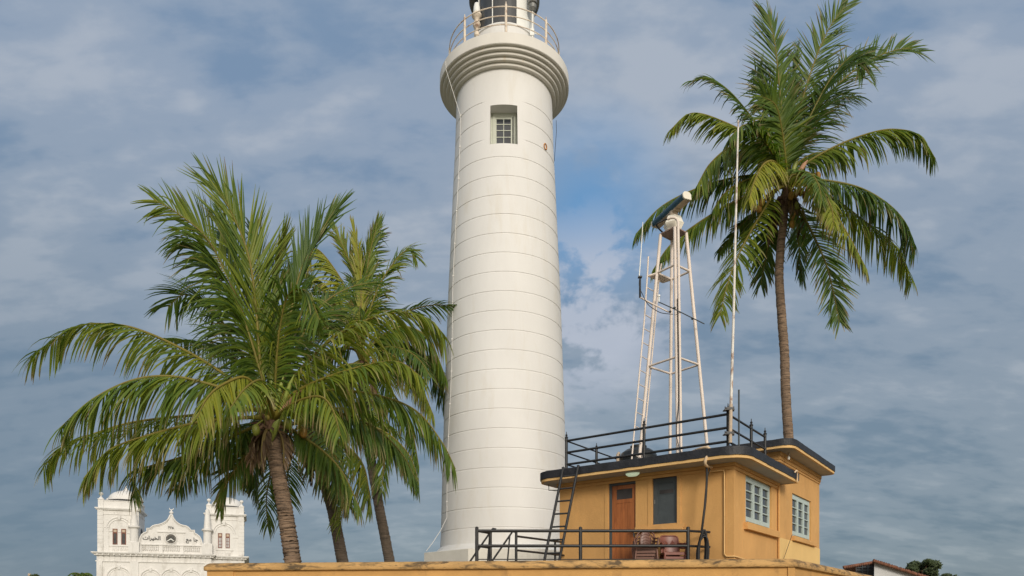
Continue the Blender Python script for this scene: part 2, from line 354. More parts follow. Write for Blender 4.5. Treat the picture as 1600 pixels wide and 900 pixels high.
# plinth (octagon)
pl = MB(); ap = 3.14; cr = ap/math.cos(math.pi/8)
oc = [(TX+cr*math.sin(math.pi/8+k*math.pi/4), TY-cr*math.cos(math.pi/8+k*math.pi/4)) for k in range(8)]
pl.prism(oc, FLOOR-.3, 4.03); pl.build('plinth', M['plinth'], lh, True, bevel=.02)
sk = MB(); sk.lathe([(3.05, 4.02), (3.02, 4.05), (2.95, 4.075)], (TX, TY), 96); sk.build('plinth_moulding', M['tower'], lh, True)
# gallery
gp = [(1.90, 22.59), (2.10, 22.59), (2.115, 22.605), (2.115, 22.69), (2.10, 22.70), (2.24, 22.70), (2.25, 22.715), (2.25, 22.80), (2.24, 22.81), (2.37, 22.81), (2.38, 22.825), (2.38, 22.905), (2.37, 22.915),
      (2.505, 22.915), (2.515, 22.93), (2.515, 23.01), (2.505, 23.02), (2.62, 23.02), (2.64, 23.04), (2.64, 23.44), (2.62, 23.46), (1.0, 23.48)]
ga = MB(); ga.lathe(gp, (TX, TY), 128); ga.build('gallery', M['rim'], lh, True)
# gallery railing
gr = MB(); RR = 2.24
for zz, rr in ((24.73, .022), (24.37, .020), (24.04, .020)):
    gr.tube([(TX+RR*math.sin(a), TY-RR*math.cos(a), zz) for a in [2*math.pi*k/96 for k in range(97)]], rr, 6, False)
gr.build('gallery_rail', M['rail_white'], lh, True)
for k in range(8):
    a = R_(2.2+45*k); x, y = TX+RR*math.sin(a), TY-RR*math.cos(a); p_ = MB()
    p_.tube([(x, y, 23.45), (x, y, 24.80)], [.055, .045], 8); p_.tube([(x, y, 24.80), (x, y, 24.92)], [.03, .012], 8)
    p_.build('gallery_post', M['rail_white'], lh, True)
# lantern
ln = MB(); ln.lathe([(1.30, 23.46), (1.30, 24.80), (1.34, 24.82), (1.34, 24.88), (1.20, 24.92)], (TX, TY), 64); ln.build('lantern_base', M['tower'], lh, True)
ln = MB(); ln.lathe([(1.20, 24.9), (1.20, 26.75)], (TX, TY), 64); lg = ln.build('lantern_glazing', M['lantern'], lh, True)
ln = MB(); ln.lathe([(1.235, 24.92), (1.235, 26.73)], (TX, TY), 20, a0=R_(24), a1=R_(100)); ln.lathe([(1.21, 24.92), (1.21, 26.73)], (TX, TY), 20, a0=R_(24), a1=R_(100))
ln.build('blank_panel', M['white'], lh, True)
for k in range(9):
    a = R_(-22-34*k); 
    if -360+100 < math.degrees(a) < -360+24: pass
    ml = MB(); x, y = TX+1.225*math.sin(a), TY-1.225*math.cos(a); ml.tube([(x, y, 24.9), (x, y, 26.74)], .024, 6); ml.build('mullion', M['white'], lh, True)
ln = MB(); ln.lathe([(1.15, 26.74), (1.42, 26.70), (1.45, 26.74), (1.45, 26.86), (1.3, 27.02)], (TX, TY), 64); ln.build('roof_gutter', M['grey_metal'], lh, True)
ln = MB(); ln.lathe([(1.36, 26.96), (1.2, 27.4), (.85, 27.8), (.45, 28.02), (.16, 28.1), (.16, 28.35), (.05, 28.6), (.0, 29.1)], (TX, TY), 48, True); ln.build('lantern_dome', M['white'], lh, True)
# window in the shaft
wf = MB(); xw = .455; y0 = TY-rb+.50
for xa, xb, za, zb in ((-xw, -xw+.10, WZ0, 21.17), (xw-.10, xw, WZ0, 21.17), (-xw+.1, xw-.1, 21.02, 21.17), (-xw+.1, xw-.1, WZ0, WZ0+.03)):
    wf.box(TX+.02+xa, TX+.02+xb, y0, y0+.10, za, zb)
for xa, xb in ((-ex, -xw), (xw, ex)): wf.box(TX+xa, TX+xb+.02, y0+.03, y0+.1, WZ0, 21.17)
for xa, xb in ((-.35, -.29), (.27, .33)): wf.box(TX+xa, TX+xb, y0+.02, y0+.07, WZ0+.03, 21.02)
wf.box(TX-.29, TX+.27, y0+.02, y0+.07, 20.94, 21.02)
for z in (19.72, 19.98, 20.24, 20.50, 20.74): wf.box(TX-.29, TX+.27, y0+.025, y0+.06, z-.013, z+.013)
wf.box(TX-.022, TX+.004, y0+.02, y0+.058, WZ0+.03, 20.94)
wo_ = wf.build('window', M['greenpaint'], lh, True)
wg = MB(); wg.box(TX-.30, TX+.28, y0+.045, y0+.055, WZ0, 21.0); wgo = wg.build('pane', M['glass'], wo_); 
wgo.data.transform(Matrix.Translation(-lh.location))
# down cable, right-hand wire, ring
cb = MB(); pts = []
a = R_(-59)
pts.append((TX+2.67*math.sin(a), TY-2.67*math.cos(a), 23.3)); pts.append((TX+2.66*math.sin(a), TY-2.66*math.cos(a), 23.0))
for i in range(26):
    z = 21.4-(21.4-5.4)*i/25; r = shaftR(z)+.03; aa = R_(-59+1.5*math.sin(i*.5)); pts.append((TX+r*math.sin(aa), TY-r*math.cos(aa), z))
pts += [P(689, 828, 28.55), P(676, 848, 28.4), P(666, 861, 28.35)]
cb.tube(pts, .012, 6)
for p in pts[2:28:2]: cb.box(p[0]-.022, p[0]+.022, p[1]-.02, p[1]+.02, p[2]-.02, p[2]+.02)
cb.build('down_cable', M['tower'], lh, True)
cb = MB(); cb.tube([P(869, 188, 30.5), P(869.5, 205, 30.4), P(867.5, 232, 30.3), P(866, 252, 30.2)], .010, 5); cb.build('wire', M['cable'], lh, True)
rg = MB(); a = R_(52); r = shaftR(19.9)+.02; c = Vector((TX+r*math.sin(a), TY-r*math.cos(a), 20.02)); tn = Vector((math.cos(a), math.sin(a), 0))
rg.tube([c+tn*.09*math.cos(q)+Vector((0, 0, .11*math.sin(q))) for q in [2*math.pi*k/20 for k in range(21)]], .02, 6, False); rg.build('ring_bolt', M['rust'], lh, True)
# things standing on the gallery
nl = thing('beacon_lamp', 'pale glass beacon with rusty flanges on the left of the lighthouse gallery', 'lamp', (-1.42, 29.2, 23.47))
def rel(px, py, Y): return P(px, py, Y)
bx = (745-800)*29.2/F; by = 29.2
m_ = MB(); zt = lambda y: EYE+(HOR-y)*29.2/F
m_.lathe([(.0, zt(4)), (.09, zt(6)), (.125, zt(11)), (.14, zt(17)), (.15, zt(21)), (.13, zt(22))], (bx, by), 20, True); m_.build('lens', M['white'], nl, True)
m_ = MB(); m_.lathe([(.13, zt(21)), (.19, zt(23)), (.20, zt(26)), (.12, zt(30)), (.08, zt(33)), (.13, zt(36)), (.16, zt(39)), (.14, zt(42)), (.06, zt(45)), (.05, zt(49)), (.11, zt(52)), (.10, zt(56)), (.05, zt(58)), (.05, 23.47)], (bx, by), 20); m_.build('bracket', M['rail_white'], nl, True)
fh = thing('fog_signal', 'grey cylinder on a white pole on the right of the lighthouse gallery', 'horn', ((832-800)*29.0/F, 29.0, 23.47))
bx = (832-800)*29.0/F; by = 29.0; zt = lambda y: EYE+(HOR-y)*29.0/F
m_ = MB(); m_.lathe([(0, zt(-22)), (.18, zt(-20)), (.18, zt(6)), (.12, zt(7)), (.16, zt(9)), (.15, zt(14)), (.08, zt(18)), (0, zt(18.5))], (bx, by), 24); m_.build('cylinder_housing', M['grey_metal'], fh, True)
m_ = MB(); m_.tube([(bx, by, 23.47), (bx, by, zt(16))], .035, 8); m_.box(bx-.10, bx+.06, by-.05, by+.05, zt(56), zt(46)); m_.tube([(bx-.1, by, zt(50)), (bx+.25, by+.1, zt(51))], .02, 6); m_.build('pole', M['white'], fh, True)

# ---------------------------------------------------------------- keeper's building
C0 = Vector((5.16, 17.0, 0)); RZ = -math.atan2(.5934, .8049)
kb = thing('keepers_building', 'flat roofed ochre building of two heights with black edged eaves beside the lighthouse', 'building', (C0.x, C0.y, FLOOR), RZ)
def K(x, y, z): return C0+BX*x+AX*y+Vector((0, 0, z))
def wall_open(mb, axis, fixed, a0, a1, z0, z1, ops, depth, sgn):
    """wall face in the plane (axis const = fixed) with openings (a,b,za,zb); reveals go back by depth"""
    A = sorted({a0, a1}|{v for o_ in ops for v in o_[:2]}); Z = sorted({z0, z1}|{v for o_ in ops for v in o_[2:]})
    def pt(a, z, d=0): return (fixed+sgn*d, a, z) if axis == 'x' else (a, fixed+sgn*d, z)
    for i in range(len(A)-1):
        for j in range(len(Z)-1):
            ca_, cz = (A[i]+A[i+1])/2, (Z[j]+Z[j+1])/2
            if any(o_[0] < ca_ < o_[1] and o_[2] < cz < o_[3] for o_ in ops): continue
            mb.add([pt(A[i], Z[j]), pt(A[i+1], Z[j]), pt(A[i+1], Z[j+1]), pt(A[i], Z[j+1])], [(0, 1, 2, 3)])
    for (p, q, r, s) in ops:
        for (u, v) in (((p, r), (q, r)), ((q, r), (q, s)), ((q, s), (p, s)), ((p, s), (p, r))):
            mb.add([pt(*u), pt(*v), pt(*v, depth), pt(*u, depth)], [(0, 1, 2, 3)])
zf = lambda z: z-FLOOR
DOOR = (-3.29, -2.52, zf(2.56), zf(5.0)); SHUT = (-2.06, -1.40, zf(3.84), zf(5.0))
W1_ = (.845, 2.89, zf(3.83), zf(5.0)); W2_ = (4.75, 6.78, zf(3.84), zf(5.07))
m_ = MB()
wall_open(m_, 'y', 0, -4.8, 0, zf(2.5), zf(5.16), [DOOR, SHUT], .14, 1)
wall_open(m_, 'x', 0, 0, 3.49, zf(2.5), zf(5.16), [W1_], .10, -1)
m_.add([(-4.8, 0, 0), (-4.8, 3.6, 0), (-4.8, 3.6, zf(5.16)), (-4.8, 0, zf(5.16))], [(0, 1, 2, 3)])
m_.add([(-4.8, 3.6, 0), (0, 3.6, 0), (0, 3.6, zf(5.16)), (-4.8, 3.6, zf(5.16))], [(0, 1, 2, 3)])
wall_open(m_, 'x', .02, 3.47, 7.78, zf(2.5), zf(6.04), [W2_], .10, -1)
for y in (3.47, 7.78): m_.add([(-3, y, 0), (.02, y, 0), (.02, y, zf(6.04)), (-3, y, zf(6.04))], [(0, 1, 2, 3)])
m_.add([(-3, 3.47, 0), (-3, 7.78, 0), (-3, 7.78, zf(6.04)), (-3, 3.47, zf(6.04))], [(0, 1, 2, 3)])
# shallow raised margins round the openings and a corner strip
m_.box(-3.40, -3.30, -.018, .0, 0, zf(5.03)); m_.box(-3.40, -2.52, -.018, .0, zf(5.006), zf(5.055))
m_.box(-.18, 0.018, -.018, 0, 0, zf(4.98)); m_.box(0, .018, 0, .14, 0, zf(4.98))
m_.box(-2.17, -2.065, -.018, 0, zf(3.70), zf(5.055)); m_.box(-1.395, -1.30, -.018, 0, zf(3.70), zf(5.055))
m_.box(-2.065, -1.395, -.018, 0, zf(5.005), zf(5.055))
m_.build('wall', M['ochre'], kb)
m_ = MB()       # cornices: two stepped courses under each eave
for za, zb, d in ((4.985, 5.06, .03), (5.064, 5.158, .06)):
    m_.box(-4.8-d, d, -d, -.001, zf(za), zf(zb)); m_.box(.001, d, 0, 3.46, zf(za), zf(zb))
for za, zb, d in ((5.74, 5.80, .025), (5.804, 5.90, .045), (5.904, 6.018, .065)):
    m_.box(-3-d, .02+d, 3.47-d, 3.469, zf(za), zf(zb)); m_.box(.021, .02+d, 3.47, 7.78, zf(za), zf(zb)); m_.box(-2.0, .02+d, 7.781, 7.78+d*.5, zf(za), zf(zb))
m_.build('cornice', M['ochre'], kb, bevel=.006)
m_ = MB(); m_.box(-.5, .035, 3.47, 7.80, 0, zf(3.69)); m_.build('base_course', M['ochre_light'], kb, bevel=.006)
m_ = MB(); m_.box(-2.52, -1.22, -.09, -.019, zf(3.655), zf(3.715)); m_.box(-2.52, -1.2, -.05, -.0195, zf(3.715), zf(3.80)); m_.build('ledge', M['ochre'], kb, bevel=.006)
m_ = MB(); m_.box(-.1, .11, .70, 3.30, zf(3.65), zf(3.825)); m_.build('window_sill', M['ochre'], kb, bevel=.01)
m_ = MB(); m_.box(-.1, .12, 4.68, 7.08, zf(3.70), zf(3.835)); m_.build('window_sill', M['ochre'], kb, bevel=.01)
def rounded(x0, x1, y0, y1, r, n=10):       # plan with rounded corners r = (front-left, front-right, back-right, back-left)
    out = []
    for (cx, cy, rr, a0) in ((x0, y0, r[0], 180), (x1, y0, r[1], 270), (x1, y1, r[2], 0), (x0, y1, r[3], 90)):
        if rr <= 0: out.append((cx, cy)); continue
        ox = cx+rr if cx == x0 else cx-rr; oy = cy+rr if cy == y0 else cy-rr
        for i in range(n+1):
            a = R_(a0+90*i/n); out.append((ox+rr*math.cos(a), oy+rr*math.sin(a)))
    return out
def eave(x0, x1, y0, y1, r, z, ft, bt, name):
    a = rounded(x0+.015, x1-.015, y0+.015, y1-.015, r); 
    m1 = MB(); m1.prism(rounded(x0+.05, x1-.05, y0+.05, y1-.05, r), z-.010, z+.02); m1.build('soffit', M['soffit'], kb)
    m1 = MB(); a0_ = rounded(x0, x1, y0, y1, r)
    n = len(a0_)
    # fascia ring with a small drip edge
    inner = rounded(x0+.05, x1-.05, y0+.05, y1-.05, r)
    m1.add([(x, y, z-.012) for x, y in inner]+[(x, y, z-.012) for x, y in a0_]+[(x, y, z+ft) for x, y in a0_],
           [(i, (i+1) % n, n+(i+1) % n, n+i) for i in range(n)]+[(n+i, n+(i+1) % n, 2*n+(i+1) % n, 2*n+i) for i in range(n)])
    m1.build('fascia', M['fascia'], kb)
    m1 = MB(); rnd = random.Random(int(z*100)); o2 = rounded(x0-.02, x1+.02, y0-.02, y1+.02, r)
    # subdivide outline so that the felt edge undulates
    fine = []
    for i in range(n):
        p, q = Vector(o2[i]), Vector(o2[(i+1) % n]); k = max(1, int((q-p).length/.18))
        for j in range(k): fine.append(p.lerp(q, j/k))
    nf = len(fine); lo_ = []; mi = []; up = []
    cx, cy = (x0+x1)/2, (y0+y1)/2
    for p in fine:
        jj = rnd.uniform(-.008, .008); lo_.append((p.x, p.y, z+ft+jj)); 
        mi.append((p.x+rnd.uniform(-.004, .004), p.y+rnd.uniform(-.004, .004), z+ft+bt*.93+jj))
        q = Vector((cx, cy))+(p-Vector((cx, cy)))*.993; up.append((q.x, q.y, z+ft+bt+rnd.uniform(-.006, .006)))
    flat = [(cx+(p.x-cx)*.95, cy+(p.y-cy)*.95, z+ft+bt-.03) for p in fine]
    bot = [(cx+(p.x-cx)*.98, cy+(p.y-cy)*.98, z+ft-.002) for p in fine]
    rings_ = [bot, lo_, mi, up, flat]
    m1.add(sum(rings_, []), [(r_*nf+i, r_*nf+(i+1) % nf, (r_+1)*nf+(i+1) % nf, (r_+1)*nf+i) for r_ in range(4) for i in range(nf)]+[tuple(4*nf+i for i in range(nf))], False)
    m1.build('roof', M['tar'], kb)
eave(-5.2, .48, -.62, 3.68, (.45, .55, .05, .3), zf(5.15), .055, .20, 'a')
eave(-3.45, .50, 3.02, 7.84, (.3, .35, .22, .3), zf(6.02), .055, .18, 'b')
# door
dx0, dx1 = -3.29, -2.52
m_ = MB(); m_.box(dx0, dx0+.065, .03, .13, 0, zf(5.0)); m_.box(dx0+.065, dx1, .03, .13, zf(4.93), zf(5.0)); m_.box(dx1-.02, dx1, .03, .13, 0, zf(4.93))
dfr = m_.build('door_frame', M['greypaint'], kb, bevel=.004)
m_ = MB(); a, b_ = dx0+.067, dx1-.022; zt_ = zf(4.925)
m_.box(a, a+.13, .06, .10, 0, zt_); m_.box(b_-.10, b_, .06, .10, 0, zt_); m_.box(a+.13, b_-.10, .06, .10, zt_-.10, zt_); m_.box(a+.13, b_-.10, .06, .10, zt_-.46, zt_-.36)
n_ = 3; ww = (b_-.10-a-.13)/n_
for i in range(n_): m_.box(a+.13+i*ww+.003, a+.13+(i+1)*ww-.003, .068, .09, .2, zt_-.46)
m_.box(a+.11, b_-.08, .052, .10, 0, .35)
dr = m_.build('door', M['wood'], kb, bevel=.004)
m_ = MB(); m_.box(a+.13, b_-.10, .075, .085, zt_-.36, zt_-.10); m_.build('pane', M['dark'], dr)
m_ = MB(); hz = zf(3.70); m_.tube([(b_-.05, .06, hz), (b_-.05, .01, hz), (b_-.15, .01, hz)], .012, 6); m_.box(b_-.065, b_-.03, .045, .061, hz-.12, hz+.04); m_.build('handle', M['grey_metal'], dr)
# grey shutter
m_ = MB(); a, b_, za, zb = -2.058, -1.402, zf(3.842), zf(4.998)
m_.box(a, a+.12, .05, .10, za, zb); m_.box(b_-.09, b_, .05, .10, za, zb); m_.box(a+.12, b_-.09, .05, .10, zb-.14, zb); m_.box(a+.12, b_-.09, .05, .10, za, za+.05)
m_.box(a+.12, b_-.09, .066, .09, za+.05, zb-.14); m_.box(a+.13, b_-.10, .058, .066, zb-.30, zb-.28); m_.box(a+.13, b_-.10, .058, .066, zb-.42, zb-.405); m_.box(a+.13, a+.15, .058, .066, zb-.405, zb-.30)
m_.box(a+.005, b_-.005, .03, .049, za-.0, za+.03)
shu = m_.build('shutter', M['greypaint'], kb, bevel=.004)
m_ = MB(); m_.box(a+.17, b_-.12, .060, .0655, zb-.40, zb-.31); m_.build('slot', M['dark'], shu)
m_ = MB(); m_.box(a+.03, a+.055, .04, .049, za+.52, za+.62); m_.build('hinge', M['grey_metal'], shu)
# casement windows on the right-hand wall
def casement(s0, s1, z0, z1, xf, gm):
    m1 = MB(); x0, x1 = xf-.05, xf
    m1.box(x0, x1, s0, s0+.06, z0, z1); m1.box(x0, x1, s1-.06, s1, z0, z1); m1.box(x0, x1, s0+.06, s1-.06, z1-.07, z1); m1.box(x0, x1, s0+.06, s1-.06, z0, z0+.05)
    wdt = (s1-s0-.12)/3
    for i in range(3):
        a = s0+.06+i*wdt+.006; b2 = a+wdt-.012; st = .068
        X0, X1 = x0-.0, x1+.014
        m1.box(X0, X1, a, a+st, z0+.055, z1-.075); m1.box(X0, X1, b2-st, b2, z0+.055, z1-.075)
        m1.box(X0, X1, a+st, b2-st, z0+.055, z0+.165); m1.box(X0, X1, a+st, b2-st, z1-.15, z1-.075)
        for j in range(1, 4):
            zz = z0+.165+(z1-.15-z0-.165)*j/4; m1.box(X0+.015, X1-.006, a+st, b2-st, zz-.014, zz+.014)
    wi = m1.build('window', M['winpaint'], kb, bevel=.003)
    m1 = MB(); m1.box(x0+.012, x0+.018, s0+.05, s1-.05, z0+.05, z1-.06); m1.build('pane', gm, wi)
casement(W1_[0], W1_[1], W1_[2], W1_[3], -.05, M['curtain_glass'])
casement(W2_[0], W2_[1], W2_[2], W2_[3], -.03, M['glass'])
# pipes and conduits on the walls
m_ = MB(); m_.tube([(.045, 3.38, zf(5.16)), (.045, 3.38, 0)], .028, 8); m_.build('drainpipe', M['ochre'], kb)
m_ = MB(); xq = -.20
m_.tube([(-.55, -.09, zf(4.97)), (-.3, -.085, zf(4.975)), (xq-.02, -.06, zf(4.97)), (xq, -.045, zf(4.93)), (xq, -.035, zf(4.0)), (xq, -.04, zf(3.02)), (xq+.05, -.04, zf(2.95)), (.03, -.04, zf(2.95)), (.045, .03, zf(2.95)), (.045, .6, zf(2.92)), (.045, 1.4, zf(2.87))], .018, 7)
m_.build('conduit', M['fascia'], kb)
m_ = MB(); m_.tube([(.56, 3.0, zf(5.31)), (.60, 3.02, zf(5.36)), (.56, 3.25, zf(5.38)), (.54, 3.32, zf(5.34)), (.54, 3.33, zf(5.12))], .022, 7); m_.build('overflow_pipe', M['hose'], kb)
m_ = MB(); m_.tube([P(857.5, 755, 19.9), P(857.5, 766, 19.9), P(872, 766, 19.85)], .014, 6); m_.build('bracket', M['black'], kb, True)
m_ = MB(); m_.tube([P(1222, 880, 19.9), P(1237.5, 836, 20.2)], .007, 5); m_.build('wire', M['cable'], kb, True)
# fat cream hose over the roof edge
hp = [K(-1.05, .3, 5.42), K(-.98, -.25, 5.50), K(-.95, -.55, 5.50), K(-.93, -.70, 5.42), K(-.95, -.72, 5.28), K(-1.02, -.70, 5.12), K(-1.0, -.60, 4.98), K(-.88, -.42, 4.96), K(-.72, -.18, 5.0)]
m_ = MB()
def smooth_pts(ps, n=6):
    ps = [Vector(p) for p in ps]; out = []
    for i in range(len(ps)-1):
        p0, p1, p2, p3 = ps[max(i-1, 0)], ps[i], ps[i+1], ps[min(i+2, len(ps)-1)]
        for k in range(n):
            t = k/n; out.append(.5*((2*p1)+(p2-p0)*t+(2*p0-5*p1+4*p2-p3)*t*t+(3*p1-p0-3*p2+p3)*t*t*t))
    out.append(ps[-1]); return out
m_.tube(smooth_pts([P(1082, 706, 17.6), P(1092, 702, 17.1), P(1101, 699.5, 16.9), P(1108, 701, 16.78), P(1107.5, 709, 16.75), P(1103, 717, 16.75), P(1102, 725, 16.8), P(1106, 729, 17.0), P(1112, 730, 17.2)]), .036, 10)
m_.build('roof_hose', M['hose'], kb, True)
# soffit lamps
el = thing('bulkhead_lamp', 'lit oval bulkhead lamp under the lower eave above the wooden door', 'lamp', tuple(K(-2.42, -.36, 5.15)), RZ)
m_ = MB(); m_.lathe([(.21, 0), (.215, -.02), (.19, -.045)], (0, 0), 24); o = m_.build('base', M['greenpaint'], el); o.scale = (1, .6, 1)
m_ = MB(); m_.lathe([(.19, -.03), (.175, -.075), (.12, -.11), (.0, -.12)], (0, 0), 24, True); o = m_.build('cover', M['lampglow'], el); o.scale = (1, .6, 1)
bl = thing('bulb_lamp', 'bare white bulb in a holder under the upper eave', 'lamp', tuple(K(.20, 3.78, 6.02)), RZ)
m_ = MB(); m_.tube([(0, 0, 0), (0, 0, -.07), (.0, -.03, -.1)], .03, 8); m_.build('holder', M['beige'], bl)
m_ = MB(); m_.ball((0, -.035, -.155), .035, .035, .055); m_.build('bulb', M['white'], bl)

# ---------------------------------------------------------------- roof railing
rr_ = thing('roof_railing', 'black three-bar railing with spiked posts round the lower roof', 'railing', (4.95, 16.72, 5.36))
Pc = Vector((4.95, 16.72, 0)); ZB = 5.33; levels = (6.19, 5.88, 5.565)
p885 = Pc-BX*4.36; p1006 = Pc-BX*2.11
pr = [Pc, p1006, p885]; rt = [Pc+AX*1.62, Pc+AX*2.70]; lf = [p885+AX*1.59, p885+AX*2.95]
m_ = MB()
for z in levels:
    v = Vector((0, 0, z)); m_.tube([Pc+v, p885+v], .031, 8); m_.tube([Pc+v, rt[1]+v], .026, 8); m_.tube([p885+v, lf[1]+v], .022, 8)
m_.build('rail', M['black'], rr_, True)
for p in [Pc, p1006, p885]+rt+lf:
    m_ = MB(); m_.tube([p+Vector((0, 0, ZB)), p+Vector((0, 0, 6.26))], .038, 8); q = m_.build('post', M['black'], rr_, True)
    m_ = MB(); m_.lathe([(.045, 6.26), (.05, 6.275), (.03, 6.30), (.022, 6.32), (.034, 6.345), (.012, 6.37), (.009, 6.43), (0, 6.44)], (p.x, p.y), 10)
    f_ = m_.build('finial', M['black'], q); f_.data.transform(Matrix.Translation(-rr_.location))
m_ = MB(); m_.tube([Pc+Vector((.03, .0, 5.62)), Pc+BX*.05+AX*.42+Vector((0, 0, 5.36))], .016, 6); m_.build('stay', M['black'], rr_, True)
# mast clamped to the corner post
ms = thing('flag_mast', 'tall thin rust-flecked white mast clamped to the corner of the roof railing', 'mast', (4.98, 16.62, 5.5))
m_ = MB(); b0 = P(1141, 692, 16.6); b1 = P(1142, 632, 16.6)
m_.tube([b0, b1], .042, 12); m_.build('socket', M['beige'], ms, True)
m_ = MB(); m_.tube([b1-Vector((0, 0, .05)), P(1146, 500, 16.6), P(1150, 330, 16.6), P(1153.5, 192, 16.6)], [.034, .029, .024, .018], 10); m_.tube([P(1153.5, 192, 16.6), P(1153.6, 188, 16.6)], [.024, .02], 8); m_.build('pole', M['mast'], ms, True)
for y in (640, 678):
    c = P(1140, y, 16.62); m_ = MB(); m_.box(c.x-.13, c.x+.10, c.y-.06, c.y+.10, c.z-.02, c.z+.0); m_.box(c.x-.09, c.x+.07, c.y-.07, c.y+.04, c.z, c.z+.04)
    for q in (-.11, .085): m_.tube([(c.x+q, c.y-.03, c.z-.05), (c.x+q, c.y-.03, c.z+.06)], .012, 6)
    m_.build('clamp', M['black'], ms, True)
m_ = MB(); c = P(1154.5, 655, 17.3); m_.tube([(c.x, c.y, 5.36), (c.x, c.y, P(0, 609, 17.3).z)], .022, 8); tag(m_.build('standpipe', M['greypaint']), 'short dark upright pipe standing on the roof right of the white mast', 'pipe')

# ---------------------------------------------------------------- water tank
wt = thing('water_tank', 'squat black plastic water tank on the lower roof behind the railing', 'tank', (3.70, 21.35, 5.35))
m_ = MB(); m_.lathe([(.56, 0), (.58, .08), (.56, .12), (.56, .30), (.58, .34), (.56, .38), (.56, .58), (.58, .62), (.56, .66), (.56, .82), (.50, .96), (.36, 1.06), (.22, 1.08)], (0, 0), 40); m_.build('body', M['tank'], wt)
m_ = MB(); m_.lathe([(.22, 1.06), (.24, 1.07), (.24, 1.17), (.20, 1.19), (0, 1.20)], (0, 0), 24); m_.build('lid', M['tank'], wt)
m_ = MB(); m_.tube([(-.58, -.1, .95), (-.62, -.12, .9), (-.62, -.12, .0)], .05, 8); m_.build('pipe', M['beige'], wt)

# ---------------------------------------------------------------- radar tower
TC = Vector((4.44, 20.0, 0)); 
rt_ = thing('lattice_tower', 'cream four-legged steel radar tower standing on the lower roof', 'tower', (TC.x, TC.y, 5.35))
ZT, ZB2 = 12.03, 5.33
def hd(z): return .345+(.98-.345)*(ZT-z)/(ZT-ZB2)     # half diagonal
def corner(k, z):
    cx = TC.x+(4.42-TC.x) *0
    ctr = Vector((4.43+(z-5.3)*-.001, 20.0, z)); a = {0: (-1, 0), 1: (0, -1), 2: (1, 0), 3: (0, 1)}[k]
    rot = R_(-6); x, y = a; xr, yr = x*math.cos(rot)-y*math.sin(rot), x*math.sin(rot)+y*math.cos(rot)
    return ctr+Vector((xr, yr, 0))*hd(z)
for k in range(4):
    m_ = MB(); m_.tube([corner(k, ZB2), corner(k, ZT)], .045, 10); m_.build('leg', M['tube'], rt_, True)
for z in (8.42, 10.98):
    m_ = MB()
    for k in range(4): m_.tube([corner(k, z), corner((k+1) % 4, z)], .030, 8)
    m_.build('ring_brace', M['tube'], rt_, True)
m_ = MB(); pp = [corner(k, ZT) for k in range(4)]; cc_ = sum(pp, Vector())/4
m_.prism([((cc_+(p-cc_)*1.12).x, (cc_+(p-cc_)*1.12).y) for p in pp], ZT-.01, ZT+.02); m_.build('top_plate', M['rustplate'], rt_, True)
# conduit beside the near leg, hooking over at the top
cA, cB = corner(1, 5.4), corner(1, 11.9)
off_ = Vector((.075, -.06, 0)); m_ = MB()
m_.tube([cA+off_, cB+off_]+[cB+off_+Vector(v) for v in ((-.0, 0, .2), (-.02, .01, .30), (-.08, .03, .36), (-.18, .05, .38), (-.26, .1, .36))], .036, 10)
m_.build('conduit', M['tube'], rt_, True)
m_ = MB(); e_ = cB+off_+Vector((-.24, .1, .36)); m_.tube(smooth_pts([e_, e_+Vector((-.12, .05, .0)), e_+Vector((-.3, .1, -.1)), Vector((4.13, 20.0, ZT+.04))]), .022, 6)
m_.tube(smooth_pts([corner(1, 10.0)+Vector((.03, -.07, 0)), corner(1, 8.5)+Vector((.035, -.09, 0)), corner(1, 7.2)+Vector((.03, -.08, 0)), corner(1, 6.3)+Vector((-.05, -.1, 0)), corner(1, 5.7)+Vector((.1, -.1, 0)), corner(1, 5.36)+Vector((.22, -.1, 0))]), .012, 5)
m_.build('cable', M['cable'], rt_, True)
# ladder and landing on the left
LR = lambda px, py: P(px, py, 19.75)
L_left = [P(985, 716+24, 19.7), P(1006.7, 500, 19.9), P(1011.5, 430, 20.0), P(1013, 401, 20.0)]
L_right = [P(1002, 716+24, 20.15), P(1023, 510, 20.25), P(1030, 430, 20.3), P(1033.5, 412, 20.3)]
m_ = MB(); m_.tube(L_left, .022, 8); m_.tube(L_right, .022, 8)
def along(pl_, z):
    for a, b2 in zip(pl_, pl_[1:]):
        if (a.z-z)*(b2.z-z) <= 0: return a.lerp(b2, (z-a.z)/(b2.z-a.z))
    return pl_[-1]
z = 5.55
while z < 10.75: m_.tube([along(L_left, z), along(L_right, z-.03)], .014, 6); z += .385
m_.build('ladder', M['tube'], rt_, True)
m_ = MB(); a = corner(0, 10.98); d = corner(3, 10.98); la = P(1012.5, 431, 20.05); lb = la+(d-a)*1.0
m_.tube([a, la], .022, 8); m_.tube([la, lb], .022, 8); m_.tube([lb, d], .022, 8)
for i in range(1, 8): k = i/8; m_.tube([la.lerp(a, k)-Vector((0, 0, .02)), lb.lerp(d, k)-Vector((0, 0, .02))], .012, 5)
m_.build('landing_grate', M['tube'], rt_, True)
